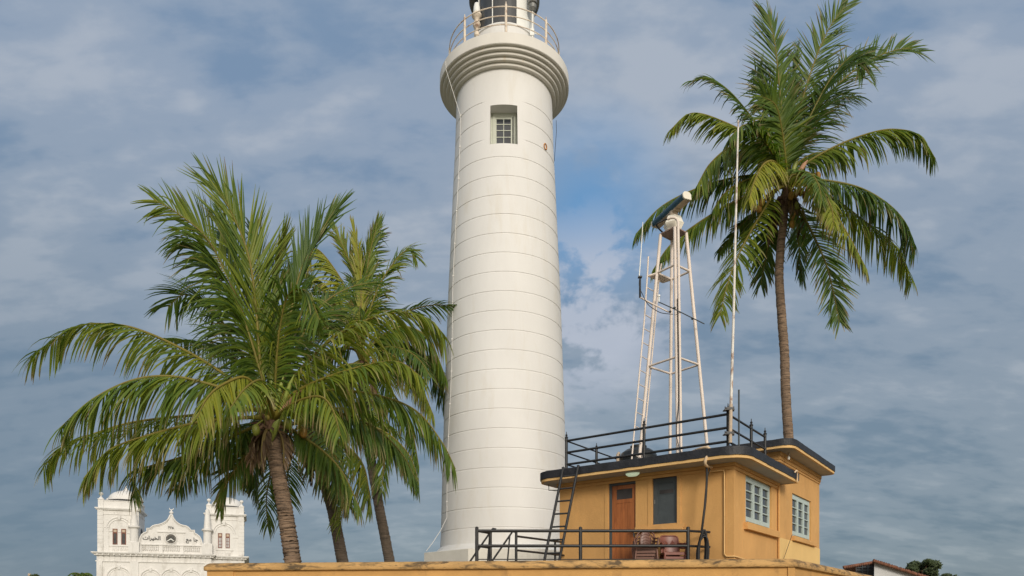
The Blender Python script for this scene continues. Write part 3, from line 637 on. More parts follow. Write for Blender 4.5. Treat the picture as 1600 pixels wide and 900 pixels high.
# radar scanner on the plate
rd = thing('radar_scanner', 'blue and white bar radar scanner on a white gearbox on top of the steel tower', 'radar', (TC.x, TC.y, ZT+.02))
m_ = MB(); zz = ZT+.02
def hexring(r, z, sq=.85): return [(4.43+r*math.cos(R_(30+60*k)), 20+sq*r*math.sin(R_(30+60*k)), z) for k in range(6)]
rg_ = [hexring(.20, zz), hexring(.21, zz+.06), hexring(.29, zz+.21), hexring(.30, zz+.225), hexring(.27, zz+.26), hexring(.20, zz+.43), hexring(.12, zz+.46)]
m_.add(sum(rg_, []), [(r*6+k, r*6+(k+1) % 6, (r+1)*6+(k+1) % 6, (r+1)*6+k) for r in range(6) for k in range(6)]+[tuple(36+k for k in range(6))]); m_.build('gearbox', M['radar_white'], rd, True)
Lp = P(1025.5, 350, 20.80); Rp = P(1073, 308, 19.42); zc_ = (Lp.z+Rp.z)/2; Lp.z = Rp.z = zc_
dv = (Rp-Lp).normalized(); sv = Vector((-dv.y, dv.x, 0)); 
if sv.x > 0: sv = -sv          # towards the left side, where the blue face is
up = Vector((0, 0, 1))
sec = [(.0, -.09), (.09, -.09), (.13, -.06), (.15, 0), (.14, .06), (.10, .10), (.02, .115), (-.06, .10), (-.11, .05), (-.12, -.09)]
def bar(idx, p, q): return [p+sv*sec[i][0]+up*sec[i][1] for i in idx], [q+sv*sec[i][0]+up*sec[i][1] for i in idx]
m_ = MB(); idx = [1, 2, 3, 4, 5, 6, 7]; A, B = bar(idx, Lp, Rp); n = len(idx); m_.add(A+B, [(i, i+1, n+i+1, n+i) for i in range(n-1)], True); m_.build('scanner_cover', M['radar_blue'], rd, True)
m_ = MB(); idx = [7, 8, 9, 0, 1]; A, B = bar(idx, Lp, Rp); n = len(idx); m_.add(A+B, [(i, i+1, n+i+1, n+i) for i in range(n-1)], False); m_.build('scanner_back', M['beige'], rd, True)
m_ = MB()
for p, q in ((Rp, Rp+dv*.05), (Lp-dv*.05, Lp)):
    idx = list(range(10)); A, B = bar(idx, p, q); m_.add(A+B, [tuple(range(9, -1, -1)), tuple(range(10, 20))]+[(i, (i+1) % 10, 10+(i+1) % 10, 10+i) for i in range(10)])
m_.build('end_cap', M['radar_white'], rd, True, bevel=.01)
m_ = MB(); mid = (Lp+Rp)/2; c = Vector((4.43, 20, 0))
m_.tube([(4.43, 20, zz+.44), (4.43, 20, zc_-.09)], .12, 10); m_.prism([tuple((c+dv*a+sv*b2)[:2]) for a, b2 in ((-.2, -.1), (.2, -.1), (.2, .1), (-.2, .1))], zc_-.13, zc_-.095); m_.build('turntable', M['beige'], rd, True)
# antennas on the tower
wa = thing('whip_antenna', 'thin white whip antenna on a dark bracket left of the steel tower', 'antenna', tuple(P(1000, 465, 19.6)))
m_ = MB(); m_.tube([P(998.8, 432, 19.6), P(1001.5, 395, 19.6), P(1004.5, 347, 19.6)], [.016, .013, .010], 8); m_.build('whip', M['white'], wa, True)
m_ = MB(); m_.tube([P(1000, 436, 19.6), P(1000, 465, 19.6)], .028, 8); m_.box(P(997, 433, 19.6).x, P(1003, 433, 19.6).x, 19.55, 19.65, P(0, 434, 19.6).z, P(0, 432, 19.6).z)
m_.tube(smooth_pts([P(999, 436, 19.58), P(999, 448, 19.5), P(1004, 460, 19.5), P(1012, 475, 19.5), P(1022, 483, 19.5), P(1034, 489, 19.6), P(1052, 491, 19.6)]), .010, 5)
m_.build('bracket', M['cable'], wa, True)
m_ = MB(); m_.tube([P(1000, 464.5, 19.6), P(1018, 474, 19.55), P(1045, 487.5, 19.5)], .020, 7); m_.build('arm', M['tube'], wa, True)
gp_ = thing('gps_antenna', 'small white mushroom antenna on a dark arm crossing the steel tower', 'antenna', tuple(P(1050, 484, 19.3)))
m_ = MB(); a = P(1029.5, 466, 19.8); m_.lathe([(0, a.z+.10), (.035, a.z+.09), (.04, a.z+.04), (.022, a.z+.03), (.022, a.z-.10), (0, a.z-.1)], (a.x, a.y), 12); m_.build('dome', M['white'], gp_, True)
m_ = MB(); m_.tube([P(1029.5, 472, 19.8), P(1054, 483, 19.2), P(1082, 497, 19.55), P(1100.5, 506, 19.7)], .014, 6)
for q in (P(1054, 481, 19.2), P(1082, 498, 19.6), P(1047, 487, 19.4)): m_.ball(q, .04, .04, .03, 8, 5)
m_.build('arm', M['greypaint'], gp_, True)

# ---------------------------------------------------------------- parapet railing
pr_ = thing('parapet_railing', 'black two-bar railing on the rampart wall before the building', 'railing', (0, 17.0, 2.8))
YR = 17.0; zr = lambda y: EYE+(HOR-y)*YR/F
m_ = MB()
for y in (829.5, 853): m_.tube([P(745, y, YR), P(1075, y, YR)], .036, 10)
m_.tube([P(745, 874, YR), P(1075, 874, YR)], .012, 6)
zt1, zt2 = zr(829.5), zr(853)
e1 = P(766, 0, 17.5); e1.z = 0; e2 = P(1109, 0, 17.27); e2.z = 0; s1 = P(745, 0, YR); s1.z = 0; s2 = P(1075, 0, YR); s2.z = 0
for z in (zt1, zt2):
    v = Vector((0, 0, z)); m_.tube([s1+v, e1+v], .027, 8); m_.tube([s2+v, e2+v], .030, 8)
m_.build('rail', M['black'], pr_, True)
for p in (s1, P(907, 0, YR), s2, e1):
    m_ = MB(); m_.tube([(p.x, p.y, 2.6), (p.x, p.y, zr(824) if p is not e1 else zt1+.02)], .042, 10); m_.ball((p.x, p.y, zr(824) if p is not e1 else zt1+.02), .034, .034, .02, 10, 6); m_.build('post', M['black'], pr_, True)
sr = thing('landing_railing', 'short black railing running back towards the building behind the leaning ladder', 'railing', (.1, 18.15, FLOOR))
a = P(806.5, 0, 18.15); b2 = P(881, 0, 19.72); m_ = MB()
for z in (zt1, zt2): m_.tube([(a.x, a.y, z), (b2.x, b2.y, z)], .027, 8)
m_.build('rail', M['black'], sr, True)
m_ = MB(); m_.tube([(a.x, a.y, FLOOR), (a.x, a.y, zt1+.1)], .034, 8); m_.build('post', M['black'], sr, True)
m_ = MB(); m_.tube([(b2.x-.25, b2.y-.25, FLOOR), (b2.x-.25, b2.y-.25, zt1)], .03, 8); m_.build('post', M['black'], sr, True)
for i, (x0, y0_, x1_, y1_, Yh, lab) in enumerate(((734, 878, 768.5, 828, 18.2, 'slanting black stair handrail nearest the left end of the parapet railing'), (768, 878, 799.5, 832.5, 18.5, 'slanting black stair handrail next to the short landing railing'))):
    hr = thing('stair_handrail', lab, 'handrail', tuple(P(x1_, 880, Yh)), 0, 'stair handrails behind the parapet')
    m_ = MB(); d = P(x1_, y1_, Yh)-P(x0, y0_, Yh); q0 = P(x0, y0_, Yh)-d*.6
    m_.tube([q0, P(x1_, y1_, Yh), P(x1_+1.5, y1_-2, Yh), P(x1_+7, y1_-1, Yh)], .024, 8); m_.build('rail', M['black'], hr, True)
    m_ = MB(); m_.tube([P(x1_-3, y1_+5, Yh), P(x1_-7, 882, Yh)], .02, 8); m_.build('post', M['black'], hr, True)
# black ladder leaning on the eave
ld = thing('roof_ladder', 'black steel ladder leaning on the eave at the left end of the building', 'ladder', tuple(P(861, 900, 17.7)))
lb0, lt0 = P(846.5, 896, 17.75), P(880, 731, 18.85); rb0, rt0 = P(870, 896, 17.65), P(903.5, 728, 18.7)
for a, b2 in ((lb0, lt0), (rb0, rt0)):
    m_ = MB(); m_.tube([a, b2], .034, 8); m_.ball(b2, .042, .035, .03, 8, 5); m_.build('side_rail', M['black'], ld, True)
for i in range(8):
    k = .06+i*.1215; m_ = MB(); m_.tube([lb0.lerp(lt0, k), rb0.lerp(rt0, k)], .023, 7); m_.build('rung', M['black'], ld, True)

# ---------------------------------------------------------------- plastic chairs
def chair(label, loc, rz, mt, kind, group):
    c = thing('plastic_chair', label, 'chair', loc, rz, group)
    m1 = MB(); n = 10; vv = []; 
    for i in range(n+1):
        y = -.24+.46*i/n; zz = .41+(.02 if i < 2 else 0)-.02*math.sin(math.pi*i/n)-(.035 if i == 0 else 0)
        for x in (-1, -.5, 0, .5, 1): vv.append((x*(.235-.02*i/n), y, zz-.012*(1-abs(x))))
    ff = [(i*5+k, i*5+k+1, (i+1)*5+k+1, (i+1)*5+k) for i in range(n) for k in range(4)]
    m1.add(vv, ff, True); m1.add([(x, y, z-.03) for x, y, z in vv], [tuple(reversed(f)) for f in ff], True)
    m1.box(-.235, .235, -.25, -.235, .345, .405); m1.box(-.245, -.225, -.24, .2, .36, .41); m1.box(.225, .245, -.24, .2, .36, .41)
    m1.build('seat', mt, c)
    for sx in (-1, 1):
        m1 = MB(); m1.tube([(sx*.235, -.22, .40), (sx*.27, -.26, 0)], [.028, .022], 6); m1.build('leg', mt, c)
        m1 = MB(); m1.tube([(sx*.215, .2, .40), (sx*.25, .30, 0)], [.028, .022], 6); m1.build('leg', mt, c)
        m1 = MB(); m1.tube(smooth_pts([(sx*.25, -.22, .38), (sx*.275, -.2, .56), (sx*.275, -.14, .625), (sx*.27, .05, .63), (sx*.22, .24, .66)], 4), [.022]*17, 6); m1.build('arm', mt, c)
    m1 = MB(); 
    def bp(x, z): return (x, .20+.16*(z-.4)+.10*(1-(x/.25)**2)*.5, z)
    if kind == 'arch':
        out = smooth_pts([bp(-.19, .40), bp(-.215, .60), bp(-.20, .74), bp(-.13, .82), bp(0, .845), bp(.13, .82), bp(.20, .74), bp(.215, .60), bp(.19, .40)], 4)
        m1.tube(out, .020, 6)
        inn = [bp(-.13, .42), bp(-.12, .60), bp(-.07, .70)]; m1.tube(smooth_pts([bp(-.10, .42), bp(-.13, .58), bp(-.12, .72), bp(-.07, .81)], 4), .015, 6); m1.tube(smooth_pts([bp(.10, .42), bp(.13, .58), bp(.12, .72), bp(.07, .81)], 4), .015, 6)
        vv = []; rows_ = 8
        for i in range(rows_+1):
            z = .44+.38*i/rows_; hw = .085+.03*math.sin(math.pi*i/rows_*1.2)
            for x in (-1, -.5, 0, .5, 1): vv.append(bp(x*hw, z))
        ff = [(i*5+k, i*5+k+1, (i+1)*5+k+1, (i+1)*5+k) for i in range(rows_) for k in range(4)]
        m1.add(vv, ff, False); m1.add([(x, y+.012, z) for x, y, z in vv], [tuple(reversed(f)) for f in ff], False)
        for i in range(4):
            z = .52+.07*i; m1.tube([bp(-.09, z), bp(0, z+.04), bp(.09, z)], .008, 5)
    else:
        vv = []; rows_ = 10
        for i in range(rows_+1):
            z = .44+.39*i/rows_; hw = .205+.01*math.sin(math.pi*i/rows_)-(.03 if i == rows_ else 0)
            for x in (-1, -.6, -.2, .2, .6, 1): vv.append(bp(x*hw, z))
        ff = [(i*6+k, i*6+k+1, (i+1)*6+k+1, (i+1)*6+k) for i in range(rows_) for k in range(5)]
        m1.add(vv, ff, True); m1.add([(x, y+.02, z) for x, y, z in vv], [tuple(reversed(f)) for f in ff], True)
        m1.tube(smooth_pts([bp(-.20, .42), bp(-.215, .62), bp(-.20, .82), bp(0, .845), bp(.20, .82), bp(.215, .62), bp(.20, .42)], 4), .018, 6)
        for sx in (-.085, .085):
            q = [bp(sx-.07, .64), bp(sx, .56), bp(sx+.07, .64), bp(sx, .74)]; ctr = Vector(bp(sx, .65))+Vector((0, -.03, 0)); m1.add([Vector(k)+Vector((0, -.004, 0)) for k in q]+[ctr], [(0, 1, 4), (1, 2, 4), (2, 3, 4), (3, 0, 4)])
        m1.box(-.13, .13, .19, .20, .47, .475)
    m1.build('backrest', mt, c); return c
st = P(1006, 900, 17.45)
names = ['brown plastic armchair at the bottom of the stack beside the wooden door', 'brown plastic armchair second from the bottom of the stack beside the door', 'brown plastic armchair second from the top of the stack beside the door', 'brown plastic armchair on top of the stack beside the wooden door']
for i in range(4):
    chair(names[i], (st.x+.012*i, st.y-.03*i, FLOOR+.075*i-.03*0), R_(-8), M['plastic'], 'arch', 'stacked brown plastic armchairs')
st = P(1050, 900, 17.35)
chair('reddish plastic armchair with solid back under the grey shutter, lower of its pair', (st.x+.03, st.y, FLOOR), R_(4), M['plastic_red'], 'solid', 'reddish plastic armchairs')
chair('reddish plastic armchair with solid back nearest the coiled cable, upper of its pair', (st.x, st.y-.03, FLOOR+.10), R_(4), M['plastic_red'], 'solid', 'reddish plastic armchairs')
# coiled cable on the railing end
cc = thing('cable_coil', 'black cable hanging from the eave and coiled over the railing end', 'cable', tuple(P(1097, 880, 17.1)))
m_ = MB()
for i in range(5):
    dxx = (i-2)*.012; a, h = (.075, .105, .135, .09, .12)[i], (.42, .46, .44, .5, .4)[i]; c = P(1096.5+i*.7, 862+(i % 3)*2, 17.0-.03*i)
    m_.tube([c+Vector((a*math.cos(q)+.02*math.sin(q), dxx, h*math.sin(q)+.02*math.cos(3*q+i))) for q in [2*math.pi*k/28 for k in range(29)]], .023, 7, False)
m_.build('coil', M['cable'], cc, True)
m_ = MB(); m_.tube(smooth_pts([P(1104, 726, 17.0), P(1104.5, 745, 16.95), P(1102.5, 780, 16.95), P(1099, 810, 16.95), P(1096, 833, 16.95)]), .028, 8)
m_.tube(smooth_pts([P(1106, 728, 17.0), P(1109, 734, 17.0), P(1106, 742, 16.98), P(1103, 760, 16.93), P(1097, 828, 16.93)]), .012, 6); m_.build('hanging_cable', M['cable'], cc, True)
# ---------------------------------------------------------------- mosque
MO = Vector((-48.32, 85.0, 0)); mq = thing('mosque', 'ornate white mosque with two domed towers and a clock gable', 'mosque', tuple(MO), math.atan2(.336, .942))
def U(px): k = (px-800)/F; return (k*85+48.32)/(.942-.336*k)
def Zm(px, py): return EYE+(HOR-py)*(85+.336*U(px))/F
zC = Zm(150, 863.4); zC0 = Zm(150, 868); uL, uR, uE = U(151), U(330.5), U(382)
wm = MB()
wm.box(uL, uR, 0, 14, 0, zC); wm.box(uR-.2, uE, .55, 14, 0, zC-.1)
# upper storeys of the towers
zT = Zm(152, 793); zT2 = Zm(340, 802)
tL0, tL1, tR0, tR1 = U(153), U(216.5), U(322), U(381)
wm.box(tL0, tL1, .02, 5.2, zC, zT); wm.box(tR0, tR1, .58, 5.8, zC-.1, zT2)
wm.box(tL1-.1, tR0+.1, .9, 5, zC, Zm(267, 852.5)+.02)
wm.build('wall', M['mosque'], mq)
cn = MB()
def course(x0, x1, y0, z0, z1, d, y1=.3, side=True): cn.box(x0-d, x1+d, y0-d, y1, z0, z1)
# main cornice with brackets
for z0, z1, d in ((zC-.02, zC+.10, .52), (zC-.12, zC-.022, .42), (zC-.30, zC-.122, .24), (zC-1.02, zC-.90, .12)):
    course(uL, uR, 0, z0, z1, d, 14); course(uR+.3, uE, .55, z0-.1, z1-.1, d, 14)
x = uL+.05
while x < uR: cn.box(x, x+.13, -.40, 0, zC-.30, zC-.122); cn.box(x, x+.10, -.05, 0, zC-.88, zC-.32); x += .58
x = uR+.5
while x < uE: cn.box(x, x+.13, .15, .55, zC-.40, zC-.222); x += .58
for (a, b_, zt_, y0, dep) in ((tL0, tL1, zT, .02, 5.2), (tR0, tR1, zT2, .58, 5.8)):
    for z0, z1, d in ((zt_-.10, zt_+.04, .30), (zt_-.22, zt_-.101, .20), (zt_-.74, zt_-.67, .06)):
        cn.box(a-d, b_+d, y0-d, dep+d, z0, z1)
    # parapet above
    cn.box(a+.05, b_-.05, y0+.05, dep-.05, zt_+.04, zt_+.88); cn.box(a+.3, b_-.3, y0-.01, y0+.06, zt_+.84, zt_+.93)
    cn.box(b_-.06, b_+.0, y0+.3, dep-.3, zt_+.84, zt_+.93)
cn.build('cornice', M['mosque'], mq)
pi_ = MB()      # pilasters and quoins
def pil(px0, px1, z0, z1, y=0, d=.12, q=0):
    pi_ = MB(); pi_.box(U(px0), U(px1), y-d, y, z0, z1); k = 0; z = z0+.1
    while q and z < z1-.2:
        if q == 1: pi_.box(U(152.3), U(161.2 if k % 2 else 159.5), y-d-.03, y-d+.01, z, z+.40)
        else: pi_.box(U(372.3 if k % 2 else 374), U(381.4), y-d-.03, y-d+.01, z, z+.40)
        z += .46; k += 1
    pi_.build('pilaster', M['mosque'], mq)
pil(152.5, 161, zC+.1, zT-.22, .02, .10, 1); pil(162, 170, zC+.1, Zm(165, 825), .02, .06); pil(151, 160, 0, zC-1.02); pil(154, 158, 0, zC-1.4, -.12, .04); pil(203, 216.5, 0, zC-1.02)
pil(333, 337.5, zC+.1, Zm(342, 833), .58, .06); pil(372.5, 381, zC+.1, zT2-.22, .58, .10, 2); pil(320, 330, 0, zC-1.02)
# gable
def gp2(px, py): return (U(px), Zm(px, py))
gl = [(217, 853.8), (217, 850), (217.8, 843), (219.5, 838.5), (221.5, 835), (225, 832.3), (229.5, 830.4), (229.5, 825.3), (234.5, 825.3), (236, 823.6), (238.5, 821.5), (243, 820), (248, 819.3), (252.7, 817.8), (257, 815.7), (260.5, 813.2), (263, 810.2), (264.6, 807.2), (265.3, 804.8), (267.3, 803.5),
      (269.3, 804.8), (270, 807.2), (271.6, 810.2), (274, 813.5), (277.5, 816.6), (281.5, 819.2), (286, 820.6), (290.5, 821.4), (294, 823.4), (296.5, 826), (298.5, 828.4), (303.8, 828.4), (304, 832.6), (308, 834.8), (311.5, 838), (314, 842), (315.5, 846.5), (316, 850), (316, 855)]
gm = MB(); poly = [gp2(*p) for p in gl]; cxg = U(267)
# triangulated fan via strips to the base line
zb = Zm(267, 854)-.1
n = len(poly); vv = [(x, .05, z) for x, z in poly]+[(x, .05, zb) for x, z in poly]+[(x, .75, z) for x, z in poly]+[(x, .75, zb) for x, z in poly]
gm.add(vv, [(n+i, n+i+1, i+1, i) for i in range(n-1)]+[(2*n+i, 2*n+i+1, 3*n+i+1, 3*n+i) for i in range(n-1)]+[(i, i+1, 2*n+i+1, 2*n+i) for i in range(n-1)])
gm.build('gable', M['mosque'], mq)
gm = MB(); inner = [(cxg+(x-cxg)*.955, .02, zb+(z-zb)*.94) for x, z in poly[1:-1]]
gm.tube([(x, .03, z-.02) for x, z in poly[1:-1]], .085, 6); gm.tube(inner, .035, 5)
gm.box(U(246), U(289.5), -.06, .05, Zm(267, 832.2), Zm(267, 830.4)); 
for p in (254.6, 287.2): gm.box(U(p)-.03, U(p)+.03, .0, .05, Zm(267, 853), Zm(267, 832.2))
gm.build('gable_moulding', M['mosque'], mq)
gm = MB(); za = Zm(267, 803.8)
gm.lathe([(.22, za-.1), (.16, za+.02), (.10, za+.1), (.2, za+.16), (.25, za+.27), (.2, za+.38), (.08, za+.46), (.06, za+.58), (.0, za+.6)], (cxg+.02, .4), 16, True)
ca_ = [R_(q) for q in range(150, 391, 12)]; cz = za+.76
gm.tube([(cxg+.02+.22*math.cos(q), .4, cz+.17*math.sin(q)) for q in ca_], [.02+.04*math.sin(math.pi*i/(len(ca_)-1)) for i in range(len(ca_))], 6)
gm.build('crescent_finial', M['mosque'], mq)
# balustrade reliefs
bs = MB(); zt_, zb2 = Zm(267, 852.6), Zm(267, 861)
bs.box(tL1-.3, U(330), -.12, .9, zt_, zt_+.13); bs.box(tL1-.3, U(330), .12, .9, zC, zt_)
for p0, p1 in ((222, 248), (254, 281), (287.5, 312)):
    m_n = 8
    for i in range(m_n):
        p = p0+(p1-p0)*(i+.5)/m_n; x = U(p); bs.lathe([(.05, zb2), (.085, zb2+.12), (.06, zb2+.3), (.045, zb2+.42), (.07, zt_)], (x, .04), 8)
for p in (218.5, 251.5, 284, 315.5): bs.box(U(p)-.2, U(p)+.2, -.04, .12, zC, zt_)
bs.box(tL1-.3, U(330), -.02, .12, zC, zC+.14)
for (p0, p1, dy, yy) in ((176, 185, 0, .0), (189, 198, 0, .0), (341, 347.5, 5, .56), (353, 359.5, 5, .56)):
    for i in range(4):
        x = U(p0+(p1-p0)*i/3); bs.lathe([(.05, Zm(185, 860+dy)), (.07, Zm(185, 858+dy)), (.04, Zm(185, 855.5+dy)), (.05, Zm(185, 854+dy))], (x, yy), 6)
bs.box(U(170), U(203), -.06, .02, Zm(186, 853.6), Zm(186, 852.3)); bs.box(U(336), U(365), .5, .58, Zm(350, 859.6), Zm(350, 858.3))
bs.build('balustrade', M['mosque'], mq)
# arch mouldings
ar = MB()
def arch(pc, ptop, rpx, y, t1=.11, key=True, legs=0, zbase=None, h=1.):
    ar = MB(); x = U(pc); r = (U(pc+rpx)-U(pc-rpx))/2; zt_ = Zm(pc, ptop); zc2 = zt_-r*h
    for rr, tt, yy in ((r, t1, y), (r-.26, .05, y)):
        pts = [(x+rr*math.cos(q), yy, zc2+rr*h*math.sin(q)) for q in [math.pi*k/24 for k in range(25)]]
        if legs: pts = [(x+rr, yy, zc2-legs)]+pts+[(x-rr, yy, zc2-legs)]
        ar.tube(pts, tt, 6)
    if key: ar.prismy([(x-.10, zt_-.28), (x+.10, zt_-.28), (x+.16, zt_+.20), (x-.16, zt_+.20)], y-.16, y)
    ar.build('arch_moulding', M['mosque'], mq)
    return x, zc2, r
arch(186, 886, 20, 0, .12, legs=3); 
for p in (235.3, 267.5, 298.5): arch(p, 889.5 if p < 290 else 890.5, 16.5, 0, .11, legs=3)
x1_, z1_, r1_ = arch(186.5, 808.5, 20.5, .0, .07); x2_, z2_, r2_ = arch(350, 816.5, 17.5, .56, .07)
for (a, b_, py, yy) in ((163, 170, 824, .02), (203.5, 209, 825, .02), (331, 335, 832, .58), (364, 372, 833, .58), (166, 175, 830, .02), (184.8, 188.4, 831, .02), (198, 203, 832, .02)):
    ar = MB(); ar.box(U(a), U(b_), yy-.07, yy, Zm(186, py+1), Zm(186, py-.3)); ar.build('impost', M['mosque'], mq)
# windows of the towers
for (p0, p1, py0, py1, yy) in ((176, 183.6, 826, 850.6, .02), (189.4, 197, 826.3, 850.8, .02), (340.3, 346.9, 832.2, 855.6, .58), (352.3, 358.8, 832.7, 855.8, .58)):
    x0, x1 = U(p0), U(p1); z1 = Zm(p0, py0); z0 = Zm(p0, py1); m1 = MB(); q = .085; zm = z1-.55
    m1.box(x0, x0+q, yy-.05, yy+.0, z0, z1); m1.box(x1-q, x1, yy-.05, yy, z0, z1); m1.box(x0+q, x1-q, yy-.05, yy, z1-q, z1); m1.box(x0+q, x1-q, yy-.05, yy, z0, z0+q)
    m1.box(x0+q, x1-q, yy-.05, yy, zm, zm+.16)
    if p0 > 300:
        m1.box((x0+x1)/2-.02, (x0+x1)/2+.02, yy-.045, yy, z0+q, zm)
        for i in (1, 2): m1.box(x0+q, x1-q, yy-.045, yy, z0+(zm-z0)*i/3-.02, z0+(zm-z0)*i/3+.02)
    wi = m1.build('window', M['redwood'], mq)
    m1 = MB(); m1.box(x0+q-.01, x1-q+.01, yy-.015, yy-.008, z0+q, zm+.01); m1.build('pane', M['dark'] if p0 < 300 else M['limewash'], wi)
    m1 = MB(); m1.box(x0+q-.01, x1-q+.01, yy-.015, yy-.008, zm+.15, z1-q+.01); m1.build('pane', M['beige'], wi)
# side opening of the left tower
m1 = MB(); xs = tL1; zz0, zz1 = Zm(220, 842), Zm(220, 822)
m1.add([(xs+.012, 1.6+1.9*k[0], zz0+(zz1-zz0)*k[1]) for k in ((0, 0), (1, 0), (1, .6), (.85, .85), (.5, 1), (.15, .85), (0, .6))], [(0, 1, 2, 3, 4, 5, 6)]); m1.build('side_window', M['dark'], mq)
# clock
ck = MB(); xk, zk, rk = U(267.2), Zm(267.2, 842), .56
ck.add([(xk+rk*math.cos(R_(i*10)), -.02, zk+rk*math.sin(R_(i*10))) for i in range(36)], [tuple(range(36))]); cko = ck.build('clock', M['dial'], mq)
ck = MB(); ck.tube([(xk+(rk+.03)*math.cos(R_(i*10)), -.02, zk+(rk+.03)*math.sin(R_(i*10))) for i in range(37)], .045, 6); ck.tube([(xk+(rk+.17)*math.cos(R_(i*10)), .03, zk+(rk+.17)*math.sin(R_(i*10))) for i in range(37)], .03, 6); ck.build('clock_rim', M['mosque'], cko)
ck = MB()
for ang, ln_ in ((214, .50), (322, .40)):
    d = Vector((math.cos(R_(ang)), 0, math.sin(R_(ang)))); q = Vector((-d.z, 0, d.x))*.035; c = Vector((xk, -.05, zk))
    ck.add([c-q*1.5, c+d*ln_-q, c+d*ln_+q, c+q*1.5], [(0, 1, 2, 3)])
ck.build('hand', M['white'], cko)
ck = MB()
for i in range(12):
    a = R_(i*30); c = Vector((xk+.44*math.cos(a), -.04, zk+.44*math.sin(a))); d = Vector((math.cos(a), 0, math.sin(a)))*.05; q = Vector((-d.z, 0, d.x))*.35
    ck.add([c-d-q, c+d-q, c+d+q, c-d+q], [(0, 1, 2, 3)])
ck.build('hour_mark', M['beige'], cko)
# writing on the gable
def writing(name, s, x, z, size, y=-.0):
    cu = bpy.data.curves.new(name, 'FONT'); cu.body = s; cu.size = size; cu.align_x = 'CENTER'; cu.extrude = .02; cu.offset = .01
    ob = bpy.data.objects.new(name, cu); scene.collection.objects.link(ob)
    dg = bpy.context.evaluated_depsgraph_get(); me = bpy.data.meshes.new_from_object(ob.evaluated_get(dg)); bpy.data.objects.remove(ob)
    me.materials.clear(); me.materials.append(M['ink'])
    o = bpy.data.objects.new(name, me); scene.collection.objects.link(o); o.parent = mq; o.location = (x, y, z); o.rotation_euler = (R_(90), 0, 0)
writing('lettering', '\uFE95\uFE8D\uFEAE\uFEF4\uFEA8\uFEDF\uFE8D', U(237), Zm(237, 842.5)-.05, .62)
writing('lettering', '\uFECA\uFEE3 \uFE8E\uFE9F', U(300), Zm(300, 845)-.05, .62)
writing('lettering', '\u0663\u0662\u0665', U(267), Zm(267, 826.2), .40)
# domes
for (pc, rpx, pyb, pyt, yc, fin) in ((192, 23, 779.5, 770.8, 2.7, True), (355, 21, 789, 778.5, 3.1, False)):
    x = U(pc-1); r = 1.95; zb3 = Zm(pc, pyb)+.1; h = 1.25; dm = MB()
    dm.lathe([(r*math.cos(q), zb3+h*math.sin(q)) for q in [math.pi/2*k/12 for k in range(13)]], (x, yc), 40, True); dmo = dm.build('dome', M['mosque'], mq)
    if not fin: continue
    dm = MB(); zt_ = zb3+h; dm.lathe([(.34, zt_-.05), (.33, zt_+.08), (.2, zt_+.16), (.13, zt_+.32), (.06, zt_+.4), (.09, zt_+.5), (.05, zt_+.62), (0, zt_+.72)], (x, yc), 14, True); dm.build('finial', M['mosque'], dmo)
# corner posts with ball finials
for (x, y, zt_) in ((tL0+.28, .3, zT), (tL1-.28, .3, zT), (tL1-.28, 4.9, zT), (tL0+.28, 4.9, zT), (tR0+.28, .86, zT2), (tR1-.28, .86, zT2), (tR1-.28, 5.5, zT2), (tR0+.28, 5.5, zT2)):
    m1 = MB(); m1.box(x-.28, x+.28, y-.30, y+.28, zt_+.04, zt_+1.0); m1.box(x-.33, x+.33, y-.34, y+.33, zt_+.97, zt_+1.05)
    m1.lathe([(.30, zt_+1.05), (.22, zt_+1.2), (.08, zt_+1.32), (.07, zt_+1.44), (.15, zt_+1.50), (.24, zt_+1.62), (.24, zt_+1.72), (.15, zt_+1.84), (0, zt_+1.88)], (x, y), 14, True)
    m1.build('corner_finial', M['mosque'], mq)
# tapering turrets
for (p, yy, py_top, pycap, pyb) in ((209.7, -.02, 788, 823, 864), (324, .1, 797, 828, 866)):
    x = U(p); m1 = MB(); zc3 = Zm(p, pycap); z0 = Zm(p, pyb); z1 = Zm(p, py_top)
    m1.box(x-.58, x+.58, yy-.5, yy+.5, z0, z0+1.25); m1.lathe([(.50, z0+1.25), (.46, z0+1.35), (.46, zc3-.3), (.52, zc3-.2), (.66, zc3-.1), (.66, zc3+.08), (.52, zc3+.12), (.44, zc3+.15), (.24, z1), (.12, z1+.12), (0, z1+.15)], (x, yy), 20)
    m1.build('turret', M['mosque'], mq)

# ---------------------------------------------------------------- house, trees and post far away
hs = thing('tiled_house', 'low whitewashed house with a terracotta tiled roof beyond the right end of the rampart', 'house', tuple(P(1400, 960, 52)-Vector((0, 0, EYE))))
q = lambda px, py, Y=52: P(px, py, Y)
pk = q(1366, 879); lo = q(1500, 921); bl_ = Vector((pk.x, 52, 0)); br = Vector((lo.x, 52, 0))
m_ = MB(); D6 = Vector((4.7, 9, 0)); pts = [bl_, br, lo, pk]; m_.add(pts+[p+D6 for p in pts], [(0, 1, 2, 3), (7, 6, 5, 4), (0, 3, 7, 4), (1, 5, 6, 2)]); m_.build('wall', M['limewash'], hs, True)
m_ = MB(); rnd = random.Random(3); dr_ = (lo-pk).normalized(); upn = Vector((-dr_.z, 0, dr_.x)) if dr_.x > 0 else Vector((dr_.z, 0, -dr_.x)); L = (lo-pk).length
nr = 44
for j in range(14):
    for i in range(nr):
        a = pk+dr_*(L*i/nr-.1)+D6*((j-.6)/13); s_ = L/nr+.06; wv = D6/13*.53
        hgt = .10+rnd.uniform(-.02, .03); jx = rnd.uniform(-.04, .04)
        m_.tube([a+dr_*jx+upn*(.10+rnd.uniform(0, .03)), a+dr_*(s_+jx)+upn*.06], [.13, .10], 6)
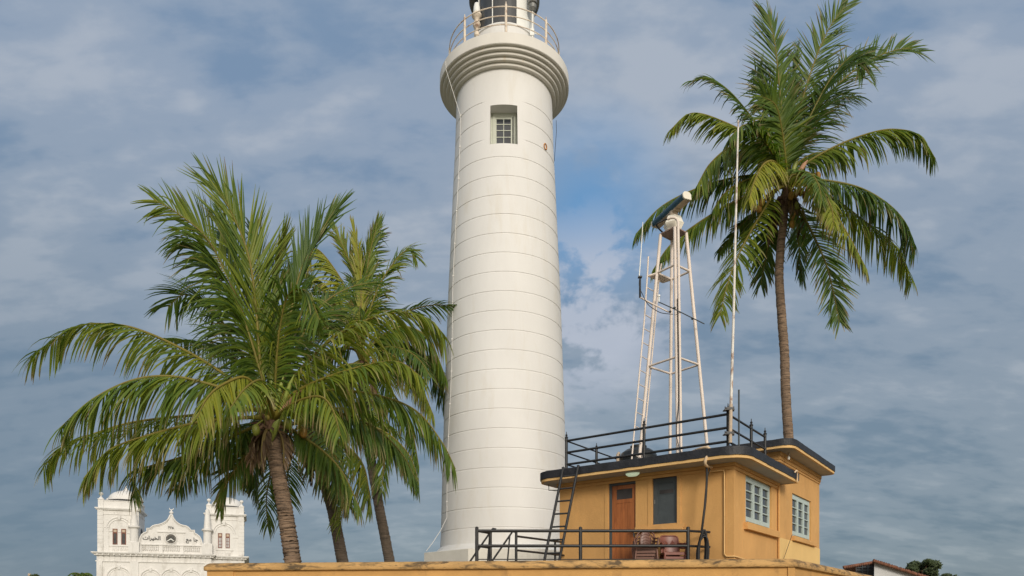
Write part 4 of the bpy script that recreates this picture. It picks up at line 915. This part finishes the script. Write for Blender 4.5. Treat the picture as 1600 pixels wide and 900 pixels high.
m_.add([pk-dr_*.1+upn*.02-D6*.04, lo+upn*.02-D6*.04, lo+upn*.02+D6*1.02, pk+upn*.02+D6*1.02, pk-dr_*.1+upn*.14-D6*.04, lo+upn*.14-D6*.04, lo+upn*.14+D6*1.02, pk+upn*.14+D6*1.02], [(0, 1, 5, 4), (4, 5, 6, 7), (3, 2, 1, 0)])
m_.build('roof', M['tile'], hs, True)
m_ = MB(); a = q(1337, 884.5, 54); b_ = q(1365.8, 880.5, 54); m_.add([Vector((a.x, 54, 0)), Vector((b_.x, 54, 0)), b_, a], [(0, 1, 2, 3)]); m_.add([Vector((a.x, 54, 0)), a, a+D6, Vector((a.x, 54, 0))+D6], [(0, 1, 2, 3)]); m_.build('glazed_gable', M['dark'], hs, True)
m_ = MB(); 
for px in (1347, 1356): m_.tube([q(px, 883, 53.9), q(px, 897, 53.9)], .04, 5)
for py in (886, 890.5): m_.tube([q(1340, py+1, 53.9), q(1365, py, 53.9)], .03, 5)
m_.build('glazing_bar', M['greypaint'], hs, True)
m_ = MB(); a = q(1318, 887, 54); b_ = q(1340, 883.8, 54); c = q(1366, 879, 54)
for j in range(10):
    for i in range(14): 
        k = i/14; p = a.lerp(c, k)+D6*(j/10); m_.tube([p, p+(c-a)/13+Vector((0, 0, rnd.uniform(.0, .04)))], [.14, .11], 6)
m_.build('lower_roof', M['tile'], hs, True)

def leafy(name, label, c, rx, rz, n, seed, trunk_h, cat='tree', mt='leaf', ls=.22):
    rnd = random.Random(seed); tr_ = thing(name, label, cat, (c.x, c.y, 0))
    m1 = MB(); cl_ = []
    for i in range(16):
        a = rnd.uniform(0, 6.28); e = rnd.uniform(-.7, 1.4); r = rnd.uniform(.5, 1.0)
        cl_.append((c+Vector((math.cos(a)*math.cos(e)*rx*r, math.sin(a)*math.cos(e)*rx*r, math.sin(e)*rz*r)), rnd.uniform(.25, .5)*rx))
    for i in range(n):
        cc2, cr2 = rnd.choice(cl_); d = Vector((rnd.gauss(0, 1), rnd.gauss(0, 1), rnd.gauss(0, 1))).normalized()*cr2*rnd.uniform(.4, 1)**.5; d.z *= .7
        p = cc2+d; u = Vector((rnd.gauss(0, 1), rnd.gauss(0, 1), rnd.gauss(0, 1))).normalized(); v = u.orthogonal().normalized(); s_ = ls*rnd.uniform(.6, 1.4)
        m1.add([p-u*s_, p-v*s_*.5, p+u*s_, p+v*s_*.5], [(0, 1, 2, 3)])
    m1.build('crown', M[mt], tr_, True)
    m1 = MB(); m1.tube([(c.x, c.y, 0), (c.x+.1, c.y, trunk_h*.6), (c.x, c.y, c.z)], [.3, .22, .1], 8)
    for cc2, cr2 in cl_[:8]: m1.tube([(c.x, c.y, c.z-rz*.8), cc2.lerp(c, .4)-Vector((0, 0, .2)), cc2], [.12, .07, .03], 5)
    m1.build('trunk', M['fibre'], tr_, True); return tr_
leafy('broadleaf_tree', 'dark rounded tree rising behind the terracotta roof at the lower right', P(1441, 891, 70), 1.25, 1.0, 2600, 4, 4)
leafy('broadleaf_tree', 'tip of a green tree just showing at the bottom edge right of the tiled roof', P(1481, 905, 66), .75, .5, 900, 9, 3)
leafy('broadleaf_tree', 'small dark treetop just showing at the bottom edge at the far left', P(54, 903, 90), .5, .4, 400, 12, 3)
ps = P(46, 895.8, 90); gp3 = thing('gate_pillar', 'tan pillar top just showing at the bottom edge at the far left', 'pillar', (ps.x, ps.y, 0))
m_ = MB(); m_.lathe([(.16, 0), (.16, ps.z-.25), (.19, ps.z-.2), (.15, ps.z-.03), (0, ps.z)], (ps.x, ps.y), 14); m_.build('shaft', M['beige'], gp3, True)

# ---------------------------------------------------------------- palms
G = Vector((0, 0, -1)); UPV = Vector((0, 0, 1))
def catmull(ps, n):
    out = []; ext = [ps[0]*2-ps[1]]+ps+[ps[-1]*2-ps[-2]]
    for i in range(1, len(ext)-2):
        p0, p1, p2, p3 = ext[i-1:i+3]
        for k in range(n):
            t = k/n; out.append(.5*((2*p1)+(p2-p0)*t+(2*p0-5*p1+4*p2-p3)*t*t+(3*p1-p0-3*p2+p3)*t*t*t))
    out.append(ps[-1]); return out
def resample(ps, n):
    d = [0]
    for a, b_ in zip(ps, ps[1:]): d.append(d[-1]+(b_-a).length)
    out = []; j = 0
    for i in range(n+1):
        t = d[-1]*i/n
        while j < len(d)-2 and d[j+1] < t: j += 1
        k = (t-d[j])/max(1e-9, d[j+1]-d[j]); out.append(ps[j].lerp(ps[j+1], k))
    return out, d[-1]
def lerp3(a, b_, k): return tuple(x+(y-x)*k for x, y in zip(a, b_))
GREEN = (.115, .180, .020); DEEP = (.050, .100, .020); YEL = (.40, .36, .03); BROWN = (.20, .12, .06); PALE = (.40, .32, .17)
def frond(parent, pts, seed, leaf=1.05, n=84, roll=0., grav=1.0, tone=.3, brown=.3, start=.17, spread=1., wid=.026, stalk=.045, clump=.45, dead=False):
    rnd = random.Random(seed); path, L = resample(catmull([Vector(p) for p in pts], 8), 60)
    T = []
    for i in range(61): T.append((path[min(60, i+1)]-path[max(0, i-1)]).normalized())
    hz = path[-1]-path[0]; hz.z = 0
    if hz.length < .3: hz = Vector((rnd.uniform(-1, 1), rnd.uniform(-1, 1), 0))
    hz.normalize(); S0 = hz.cross(UPV).normalized(); m1 = MB()
    stc = (.16, .10, .05) if dead else lerp3((.10, .13, .025), (.34, .27, .05), min(1, .35+tone))
    rs = [stalk*(1-i/60)**.8*(1+1.5*max(0, 1-i/7))+.006 for i in range(61)]
    m1.tube(path, rs, 6, True, col=[lerp3(stc, (.25, .2, .05), i/60) for i in range(61)])
    for side in (-1, 1):
        cl_ang = 0; tear = 0
        for i in range(n):
            u = start+(.995-start)*(i+.5*(side > 0)+rnd.uniform(-.25, .25))/n; u = min(max(u, start), .998)
            fi = u*60; a = int(fi); k = fi-a; p = path[a].lerp(path[min(60, a+1)], k); t = T[a].lerp(T[min(60, a+1)], k).normalized()
            S = (S0-t*S0.dot(t)); 
            if S.length < .05: continue
            S.normalize(); Nn = S.cross(t).normalized()
            if Nn.dot(UPV) < 0 and abs(t.z) < .9: Nn = -Nn
            rt2 = Matrix.Rotation(R_(roll)*(.6+.6*u), 3, t); S = rt2 @ S; Nn = rt2 @ Nn
            s = (u-start)/(1-start)
            prof = (.62+.38*math.sin(math.pi/2*min(1, s/.3))) if s < .3 else (1-.50*((s-.3)/.7)**2)
            ln_ = leaf*1.12*prof*rnd.uniform(.88, 1.08)
            if rnd.random() < .05: continue
            if rnd.random() < .07: ln_ *= rnd.uniform(.4, .8)
            if i % 5 == 0: cl_ang = rnd.gauss(0, 4+8*clump)
            al = R_((72-46*s)*spread+rnd.gauss(0, 2.5)+cl_ang)
            vee = .25-1.25*min(1, max(0, (grav-.3)/.75))*(1-.25*s)+rnd.gauss(0, .09+.08*clump)
            d = (t*math.cos(al)+S*side*math.sin(al)*math.cos(vee)+Nn*math.sin(al)*math.sin(vee)).normalized()
            gg = grav*rnd.uniform(.7, 1.25)+(rnd.uniform(.6, 1.6) if rnd.random() < .09 else 0)
            seg = 4; q = p.copy(); dd = d; 
            wv = -(t-dd*t.dot(dd)).normalized()*side
            tw = Matrix.Rotation(rnd.gauss(0, .3), 3, d); wv = tw @ wv
            w0 = wid*rnd.uniform(.85, 1.15)*(.75+.25*prof)
            tn_ = min(1, max(0, tone+.06+rnd.gauss(0, .11)))
            c0 = lerp3(lerp3(DEEP, GREEN, min(1, tn_*2)), YEL, max(0, tn_-.35)*1.1)
            if dead: c0 = lerp3((.07, .042, .024), (.20, .13, .07), rnd.random())
            tipb = rnd.random() < brown; bc = PALE if rnd.random() < .4 else BROWN
            vv = []; cc2 = []
            for j in range(seg+1):
                f = j/seg; wj = w0*(.55, 1., .92, .62, .10)[j]
                ml = dd.cross(wv).normalized()*wj*.38
                vv += [q-wv*wj, q+ml, q+wv*wj]
                cj = c0 if not tipb else lerp3(c0, bc, max(0, (f-.55)/.45)**.8)
                if f < .2: cj = lerp3(cj, stc, .25)
                cc2 += [cj]*3
                if j < seg:
                    q = q+dd*(ln_/seg); dd = (dd+G*gg*.42*(.7+f*.5)).normalized(); wv = (wv-dd*wv.dot(dd)).normalized()
            m1.add(vv, [(3*j+h, 3*j+h+1, 3*j+h+4, 3*j+h+3) for j in range(seg) for h in (0, 1)], True, cc2)
    return m1.build('frond', M['frond'], parent, True, cattr=True)
def palm(label, trunk, rad, crown, Y, specs, seed, group, fill=0, nuts=(), fillopt=None):
    b = trunk[0]; pm = thing('coconut_palm', label, 'palm tree', (b.x, b.y, FLOOR), 0, group); rnd = random.Random(seed)
    path, L = resample(catmull(trunk, 8), 150); m1 = MB(); rs = []
    for i in range(151):
        f = i/150; r = rad[0]+(rad[1]-rad[0])*f; r *= 1+.025*math.sin(f*5+seed)+(-.03, -.005, .02, .055)[(i+(i//13)) % 4]*rnd.uniform(.5, 1.5)*(1.2 if rad[0] > .204 and seed == 1 else .6); rs.append(r)
    rs[-1] *= .9
    m1.tube([p+Vector((rnd.uniform(-1, 1), rnd.uniform(-1, 1), 0))*.004 for p in path], rs, 20); rj = random.Random(seed); m1.v = [(x+rj.uniform(-1, 1)*.006, y+rj.uniform(-1, 1)*.006, z+rj.uniform(-1, 1)*.010) for x, y, z in m1.v[:151*20]]+m1.v[151*20:]; m1.build('trunk', M['bark_grey' if seed in (2, 3) else 'bark'], pm, True)
    top = path[-1]; m1 = MB()
    m1.tube([top-Vector((0, 0, .12)), top+Vector((0, 0, .15)), top.lerp(crown, .5), crown+Vector((0, 0, .25))], [rad[1]*.98, rad[1]*1.05, rad[1]*.95, .08], 12)
    for i in range(16):
        a = rnd.uniform(0, 6.28); d = Vector((math.cos(a), math.sin(a), 0)); p = top+d*rad[1]*.8+Vector((0, 0, rnd.uniform(0, .3)))
        e = p+d*rnd.uniform(.2, .45)+Vector((0, 0, rnd.uniform(-.35, .3))); m1.tube([p, p.lerp(e, .5)+Vector((0, 0, .1)), e], [.06, .045, .015], 5)
    m1.build('fibre_sheath', M['fibre'], pm, True)
    for i, sp in enumerate(specs):
        kw = dict(sp[2]) if len(sp) > 2 else {}
        dy = sp[1]; pxs = sp[0]; pts = [crown+Vector((0, 0, -.1))]
        nn_ = len(pxs)
        for j, (px, py) in enumerate(pxs):
            k = (j+1)/nn_; pts.append(P(px, py, Y+dy*(k**.9)))
        kw.setdefault('wid', .026 if Y < 20 else .032)
        frond(pm, pts, seed*100+i, **kw)
    fo = fillopt or {}
    for i in range(7):
        az = rnd.uniform(0, 6.28); dh = Vector((math.cos(az), math.sin(az), 0)); q0 = top+Vector((0, 0, .12)); Lf = rnd.uniform(.5, 1.3)*(.8 if seed == 1 else 1.)
        frond(pm, [q0, q0+dh*.35+Vector((0, 0, -.05)), q0+dh*(.35+.22*Lf)+Vector((0, 0, -.45*Lf)), q0+dh*(.35+.25*Lf)+Vector((0, 0, -Lf))], seed*100+90+i, leaf=rnd.uniform(.25, .5), n=20, roll=rnd.uniform(0, 80), grav=.9, spread=.6, dead=True, stalk=.03, start=.25)
    for i in range(fill):
        az = (i+.5*rnd.random())/fill*2*math.pi; e = fo.get('els', (60, 35, 10, -15, -35))[i % 5]; Lf = fo.get('len', 4.6)*rnd.uniform(.85, 1.05)
        dirh = Vector((math.cos(az), math.sin(az)*1., 0)); pts = [crown+Vector((0, 0, -.1))]; p = crown.copy(); el = R_(e+rnd.uniform(-6, 6))
        for j in range(5):
            p = p+(dirh*math.cos(el)+UPV*math.sin(el))*Lf/5; pts.append(p.copy()); el -= R_(fo.get('bend', 16))
        frond(pm, pts, seed*100+60+i, leaf=fo.get('leaf', .95), n=52, roll=rnd.uniform(-30, 30), grav=rnd.uniform(.5, 1.0), tone=rnd.uniform(.12, .4), brown=.4)
    for (q0, q1, r0, kind) in ((fillopt or {}).get('spathes', ())):
        a, b_ = P(*q0), P(*q1); m1 = MB(); m1.tube([a, a.lerp(b_, .35), a.lerp(b_, .75)+Vector((0, 0, .02)), b_], [r0*.7, r0, r0*.85, r0*.15], 8); m1.build('spathe', M[kind], pm, True)
    for i, (px, py, dyy, kind) in enumerate(nuts):
        c = P(px, py, Y+dyy); m1 = MB(); m1.ball((c.x, c.y, c.z), .105, .105, .15, 12, 8); m1.tube([c+Vector((0, 0, .12)), c.lerp(crown, .4)+Vector((0, 0, .1)), crown], [.02, .02, .03], 5); m1.build('coconut', M[kind], pm, True)
    return pm
# palm A : foreground of the left clump
YA = 18.6; cA = P(428, 648, YA)
trA = [P(461, 905, YA), P(456, 868, YA), P(444, 790, YA), P(432, 725, YA), P(425, 682, YA)]
SA = [
 ([(410, 590), (379, 489), (330, 382), (280, 335), (240, 312)], .6, dict(roll=75, grav=.28, tone=.40, leaf=1.45, n=84, spread=.78, brown=.1)),
 ([(410, 600), (399, 470), (387, 395), (358, 325), (330, 285)], -.4, dict(roll=-82, grav=.06, tone=.38, leaf=1.6, n=84, spread=.52, brown=.08)),
 ([(424, 580), (425, 500), (433, 414), (445, 368)], .5, dict(roll=80, grav=.05, tone=.50, leaf=1.2, spread=.45, brown=.1)),
 ([(428, 600), (450, 510), (468, 430), (492, 378), (525, 325)], .3, dict(roll=70, grav=.12, tone=.10, leaf=1.3, spread=.38, brown=.1)),
 ([(415, 610), (400, 520), (375, 430), (350, 370), (335, 340)], 1.6, dict(roll=80, grav=.2, tone=.12, leaf=1.5, n=84, spread=.6, brown=.1)),
 ([(420, 600), (418, 500), (405, 420), (392, 350)], 1.2, dict(roll=90, grav=.15, tone=.25, leaf=1.2)),
 ([(438, 610), (462, 545), (500, 480), (545, 450), (590, 440)], 1.8, dict(roll=30, grav=.5, tone=.2, leaf=1.1)),
 ([(445, 612), (485, 560), (539, 516), (611, 489), (667, 497), (698, 528)], -.9, dict(roll=-25, grav=1.0, tone=.52, leaf=1.25, n=84)),
 ([(450, 622), (490, 598), (560, 574), (620, 565), (660, 590)], -1.5, dict(roll=-22, grav=1.1, tone=.46, leaf=1.15, n=76)),
 ([(450, 630), (510, 610), (590, 618), (650, 642), (690, 690), (712, 733)], -.5, dict(roll=-10, grav=1.0, tone=.30, leaf=1.15, n=84)),
 ([(450, 640), (510, 640), (580, 665), (625, 705), (652, 752)], .8, dict(roll=10, grav=1.0, tone=.16, leaf=1.1, n=76)),
 ([(405, 615), (362, 592), (305, 556), (233, 521), (180, 507), (115, 512), (46, 560)], -.5, dict(roll=18, grav=1.05, tone=.44, leaf=1.25, n=90, brown=.35)),
 ([(400, 625), (337, 603), (269, 588), (207, 594), (144, 624), (94, 668)], -1.5, dict(roll=10, grav=1.15, tone=.34, leaf=1.45, n=90, brown=.35)),
 ([(400, 640), (310, 648), (207, 660), (140, 680), (98, 697), (66, 733)], .6, dict(roll=8, grav=1.0, tone=.46, leaf=1.2, n=84, brown=.5)),
 ([(405, 652), (345, 655), (290, 664), (194, 692), (160, 712), (130, 748)], -1.0, dict(roll=8, grav=1.1, tone=.46, leaf=1.2, n=84, brown=.6)),
 ([(400, 665), (345, 690), (284, 714), (235, 728), (212, 736), (206, 772)], .3, dict(roll=0, grav=1.2, tone=.22, leaf=1.05, n=76, brown=.6)),
 ([(412, 668), (395, 695), (370, 730), (352, 760), (344, 796)], 1.0, dict(roll=70, grav=.5, tone=.28, leaf=.75, spread=.55, brown=.5)),
 ([(410, 620), (384, 590), (350, 600), (325, 620), (306, 655)], -3.0, dict(roll=-10, grav=1.1, tone=.60, leaf=1.0, n=60, brown=.7)),
 ([(420, 625), (412, 598), (400, 595), (380, 610), (358, 640)], -3.9, dict(roll=30, grav=1.0, tone=.40, leaf=.95, n=54, brown=.6)),
 ([(445, 640), (470, 625), (501, 620), (520, 640), (532, 680)], -2.6, dict(roll=10, grav=1.2, tone=.40, leaf=.9, n=54, brown=.7)),
 ([(440, 662), (470, 680), (505, 705), (535, 738), (563, 795)], .5, dict(roll=15, grav=.9, tone=.2, leaf=1.0, n=64, brown=.6)),
 ([(420, 670), (400, 700), (395, 740), (398, 775)], 2.6, dict(roll=60, grav=.6, tone=.1, leaf=.9, brown=.5)),
 ([(400, 660), (350, 680), (300, 720), (275, 765)], 2.4, dict(roll=20, grav=.8, tone=.1, leaf=1.0, brown=.5)),
 ([(400, 600), (350, 545), (300, 535), (262, 530)], 3.4, dict(roll=20, grav=.7, tone=.25, leaf=1.0, brown=.4)),
 ([(432, 600), (450, 540), (490, 500), (540, 480)], 3.0, dict(roll=20, grav=.7, tone=.2, leaf=1.0)),
 ([(412, 600), (388, 520), (355, 440), (318, 385), (286, 372)], -.9, dict(roll=15, grav=1.0, tone=.26, leaf=1.45, n=90, brown=.1)),
 ([(408, 610), (370, 540), (330, 480), (290, 460), (262, 480)], 1.2, dict(roll=25, grav=.6, tone=.16, leaf=1.3, n=84, brown=.15)),
 ([(430, 590), (436, 520), (450, 462), (478, 455), (500, 500)], -1.2, dict(roll=-20, grav=1.0, tone=.28, leaf=1.3, n=80, brown=.15)),
]
nutA = [(458, 646, -.45, 'nut_green'), (470, 655, -.3, 'nut_green'), (400, 672, -.4, 'nut_green'), (450, 662, -.35, 'nut_green'), (474, 676, .1, 'nut')]
palm('broad coconut palm with the thickest trunk at the front of the left clump', trA, (.205, .182), cA, YA, SA, 1, 'coconut palms left of the lighthouse', 0, nutA, dict(spathes=(((436, 648, YA-.3), (460, 585, YA-.5), .06, 'stem'), ((440, 655, YA-.35), (478, 622, YA-.6), .055, 'stem'), ((437, 645, YA-.3), (474, 608, YA-.55), .07, 'pod'), ((430, 640, YA-.2), (443, 588, YA-.3), .06, 'stem'), ((415, 640, YA-.2), (409, 575, YA-.1), .07, 'stem'), ((424, 640, YA-.25), (426, 560, YA-.2), .08, 'stem'), ((422, 688, YA-.2), (436, 655, YA-.35), .10, 'stem'))))
# palm B : middle trunk of the left clump
YB = 24.5; cB_ = P(478, 655, YB)
trB = [P(541, 910, YB), P(532, 860, YB), P(520, 800, YB), (P(505, 750, YB)), P(489, 705, YB)]
SB = [
 ([(500, 640), (536, 655), (596, 672), (636, 706), (655, 752)], -.3, dict(roll=5, grav=1., tone=.22, leaf=1.25, n=70)),
 ([(495, 665), (536, 692), (568, 728), (580, 792)], .0, dict(roll=10, grav=.9, tone=.42, leaf=1.2, brown=.5)),
 ([(480, 640), (470, 600), (440, 560), (400, 540)], .5, dict(roll=20, grav=.8, tone=.25)),
 ([(480, 640), (500, 600), (540, 570), (600, 570)], .5, dict(roll=10, grav=.8, tone=.25, leaf=1.1)),
 ([(470, 660), (440, 670), (400, 700), (380, 750)], .0, dict(roll=10, grav=.9, tone=.15, brown=.5)),
 ([(480, 680), (500, 720), (530, 760), (545, 790)], -.8, dict(roll=20, grav=.9, tone=.15, brown=.6)),
]
palm('coconut palm with the middle trunk of the left clump, crown hidden by the front palm', trB, (.20, .17), cB_, YB, SB, 2, 'coconut palms left of the lighthouse', 10)
# palm C : the palm beside the lighthouse
YC = 28.5; cC = P(566, 560, YC)
trC = [P(614, 910, YC), P(607, 868, YC), P(592, 790, YC), P(580, 720, YC), P(572, 650, YC), P(567, 590, YC)]
SC = [
 ([(562, 500), (556, 440), (540, 395), (518, 350)], .3, dict(roll=80, grav=.2, tone=.45, leaf=1.0, spread=.6)),
 ([(564, 500), (564, 440), (560, 400), (552, 352)], -.3, dict(roll=80, grav=.1, tone=.75, leaf=.9, spread=.35)),
 ([(567, 500), (570, 450), (578, 395), (590, 348)], .5, dict(roll=80, grav=.1, tone=.35, leaf=1.0, spread=.4)),
 ([(568, 510), (571, 450), (575, 400), (592, 360)], 1.2, dict(roll=90, grav=.1, tone=.15, leaf=1.5, n=70)),
 ([(572, 510), (589, 454), (614, 412), (636, 391), (650, 402)], -.3, dict(roll=50, grav=.6, tone=.35, leaf=1.1)),
 ([(560, 510), (545, 460), (517, 412), (492, 388), (476, 410)], -.3, dict(roll=-30, grav=.9, tone=.62, leaf=1.25)),
 ([(555, 515), (530, 470), (500, 440), (475, 430)], .8, dict(roll=20, grav=.8, tone=.45, leaf=1.2)),
 ([(590, 530), (630, 510), (670, 530), (697, 590)], .3, dict(roll=0, grav=1., tone=.25, leaf=1.3)),
 ([(590, 535), (640, 540), (680, 580), (700, 630)], 1.6, dict(roll=0, grav=1., tone=.18, leaf=1.3)),
 ([(585, 545), (620, 560), (655, 600), (678, 650)], -.5, dict(roll=0, grav=1., tone=.55, leaf=1.1, brown=.5)),
 ([(580, 555), (605, 600), (640, 660), (655, 730)], .6, dict(roll=10, grav=.9, tone=.2, leaf=1.2)),
 ([(550, 545), (510, 550), (480, 580), (460, 640)], .6, dict(roll=10, grav=.9, tone=.3, leaf=1.2)),
 ([(570, 560), (590, 620), (600, 700), (596, 770)], -.5, dict(roll=20, grav=.9, tone=.25, leaf=1.1, brown=.5)),
 ([(550, 530), (520, 505), (480, 500), (450, 530)], -.8, dict(roll=10, grav=.9, tone=.5, leaf=1.2)),
]
palm('slim coconut palm nearest the lighthouse, rightmost of the left clump', trC, (.21, .17), cC, YC, SC, 3, 'coconut palms left of the lighthouse', 8, [(585, 566, -.4, 'nut'), (578, 575, -.45, 'nut'), (556, 572, -.4, 'nut_green')])
# palm D : right of the radar tower
YD = 26.0; cD = P(1230, 284, YD)
trD = [P(1238, 790, YD), P(1232.5, 690, YD), P(1228, 622, YD), P(1225.5, 550, YD), P(1221, 490, YD), P(1217.5, 430, YD), P(1220, 385, YD), P(1227, 320, YD)]
SD = [
 ([(1226, 217), (1218, 140), (1211, 70), (1200, 22)], -.5, dict(roll=75, grav=.25, tone=.16, leaf=1.45, n=90, spread=.95)),
 ([(1234, 240), (1252, 162), (1275, 90), (1298, 40), (1326, 4)], .4, dict(roll=70, grav=.12, tone=.2, leaf=1.15, n=90, spread=.9)),
 ([(1238, 245), (1262, 190), (1300, 120), (1336, 86), (1352, 110)], -1.2, dict(roll=50, grav=.55, tone=.10, leaf=1.45, n=90)),
 ([(1240, 240), (1285, 160), (1340, 106), (1382, 84), (1416, 76), (1438, 82)], .8, dict(roll=60, grav=.25, tone=.18, leaf=1.25, n=90)),
 ([(1257, 257), (1307, 228), (1359, 208), (1399, 202), (1437, 212), (1462, 248)], -.4, dict(roll=5, grav=1.15, tone=.36, leaf=1.15, n=90)),
 ([(1265, 280), (1333, 290), (1380, 313), (1413, 345), (1432, 388)], -.6, dict(roll=-5, grav=1.1, tone=.12, leaf=1.35, n=90)),
 ([(1262, 290), (1307, 313), (1347, 343), (1397, 383), (1427, 440)], .5, dict(roll=0, grav=1., tone=.5, leaf=1.25, n=84, brown=.3)),
 ([(1250, 278), (1275, 284), (1300, 325), (1327, 370), (1355, 422)], -1.6, dict(roll=-10, grav=.9, tone=.55, leaf=1.0, n=76, brown=.8)),
 ([(1238, 305), (1250, 330), (1267, 360), (1293, 420), (1312, 505)], -.4, dict(roll=70, grav=.35, tone=.12, leaf=1.1, n=84)),
 ([(1215, 295), (1197, 322), (1163, 380), (1140, 433), (1124, 495)], -.6, dict(roll=-30, grav=.6, tone=.46, leaf=1.15, n=84, brown=.4)),
 ([(1222, 305), (1208, 345), (1197, 400), (1189, 445)], 1.2, dict(roll=60, grav=.5, tone=.14, leaf=1.0)),
 ([(1212, 262), (1187, 222), (1130, 190), (1080, 177), (1045, 205)], -.4, dict(roll=-8, grav=.95, tone=.48, leaf=.95, n=84)),
 ([(1218, 240), (1177, 187), (1140, 143), (1107, 122), (1077, 127)], .6, dict(roll=-25, grav=.6, tone=.22, leaf=.95, n=84)),
 ([(1210, 275), (1157, 276), (1093, 293), (1033, 323), (993, 366)], .5, dict(roll=0, grav=1., tone=.2, leaf=1.0, n=90)),
 ([(1210, 288), (1153, 312), (1093, 347), (1047, 383), (1020, 422)], .2, dict(roll=0, grav=1., tone=.36, leaf=.95, n=84)),
 ([(1214, 262), (1180, 232), (1145, 228), (1110, 255), (1090, 288)], -1.0, dict(roll=-15, grav=1.05, tone=.3, leaf=1.3, n=84)),
 ([(1222, 268), (1208, 252), (1192, 258), (1178, 285), (1170, 312)], -3.4, dict(roll=0, grav=1., tone=.78, leaf=1.05, n=64, brown=.6, start=.12)),
 ([(1240, 275), (1258, 276), (1284, 295), (1299, 325), (1303, 352)], -2.6, dict(roll=0, grav=.8, tone=.62, leaf=.9, n=64, brown=.8)),
 ([(1232, 240), (1235, 180), (1240, 120), (1246, 80)], 1.2, dict(roll=80, grav=.15, tone=.3, leaf=1.2, spread=.7)),
 ([(1222, 240), (1205, 185), (1190, 140), (1180, 110)], 1.4, dict(roll=70, grav=.4, tone=.2, leaf=1.2)),
 ([(1245, 250), (1270, 200), (1300, 160), (1340, 150)], 2.2, dict(roll=40, grav=.6, tone=.1, leaf=1.2)),
 ([(1208, 300), (1180, 330), (1150, 360), (1122, 395)], 1.2, dict(roll=20, grav=.7, tone=.12, leaf=.7)),
 ([(1215, 255), (1190, 215), (1165, 195), (1140, 215)], -2.2, dict(roll=10, grav=.9, tone=.25, leaf=1.2)),
 ([(1234, 310), (1245, 350), (1250, 400), (1255, 440)], 2.5, dict(roll=50, grav=.5, tone=.05, leaf=.9)),
 ([(1228, 255), (1222, 205), (1212, 165), (1190, 150)], -1.8, dict(roll=60, grav=.5, tone=.22, leaf=1.3)),
]
nutD = [(1243, 303, -.5, 'nut'), (1251, 300, -.45, 'nut'), (1236, 306, -.55, 'nut'), (1258, 306, -.35, 'nut'), (1262, 298, -.2, 'nut'), (1190, 316, -.4, 'nut'), (1186, 326, -.3, 'nut'), (1238, 350, -.3, 'nut'), (1240, 337, -.35, 'nut'), (1278, 275, .1, 'nut'), (1240, 276, -.5, 'nut'), (1244, 322, -.4, 'nut_green'), (1270, 278, 0, 'nut_green')]
palm('tall single coconut palm with orange nuts behind the right end of the building', trD, (.185, .130), cD, YD, SD, 4, None, 4, nutD, dict(len=3.4, spathes=(((1228, 275, YD-.3), (1228, 215, YD-.3), .09, 'stem'), ((1236, 278, YD-.3), (1252, 225, YD-.4), .09, 'stem'), ((1240, 282, YD-.3), (1262, 250, YD-.5), .09, 'pod'), ((1224, 280, YD-.3), (1216, 240, YD-.3), .07, 'stem'))))
# small palm far away at the bottom left
ct = P(127, 899, 140); fp = thing('distant_palm', 'tiny palm top just showing at the bottom edge left of the mosque', 'palm tree', (ct.x, ct.y, 0))
m_ = MB(); m_.tube([(ct.x, ct.y, 0), (ct.x+.2, ct.y, ct.z)], [.25, .18], 8); m_.build('trunk', M['bark'], fp, True)
for i in range(14):
    az = i/14*6.283; pts = [ct.copy()]; p = ct.copy(); el = R_((35, 5, -15)[i % 3])
    for j in range(4): p = p+(Vector((math.cos(az), math.sin(az), 0))*math.cos(el)+UPV*math.sin(el))*.65; pts.append(p.copy()); el -= R_(25)
    frond(fp, pts, 900+i, leaf=.8, n=16, grav=.8, tone=.15, wid=.09, stalk=.05)
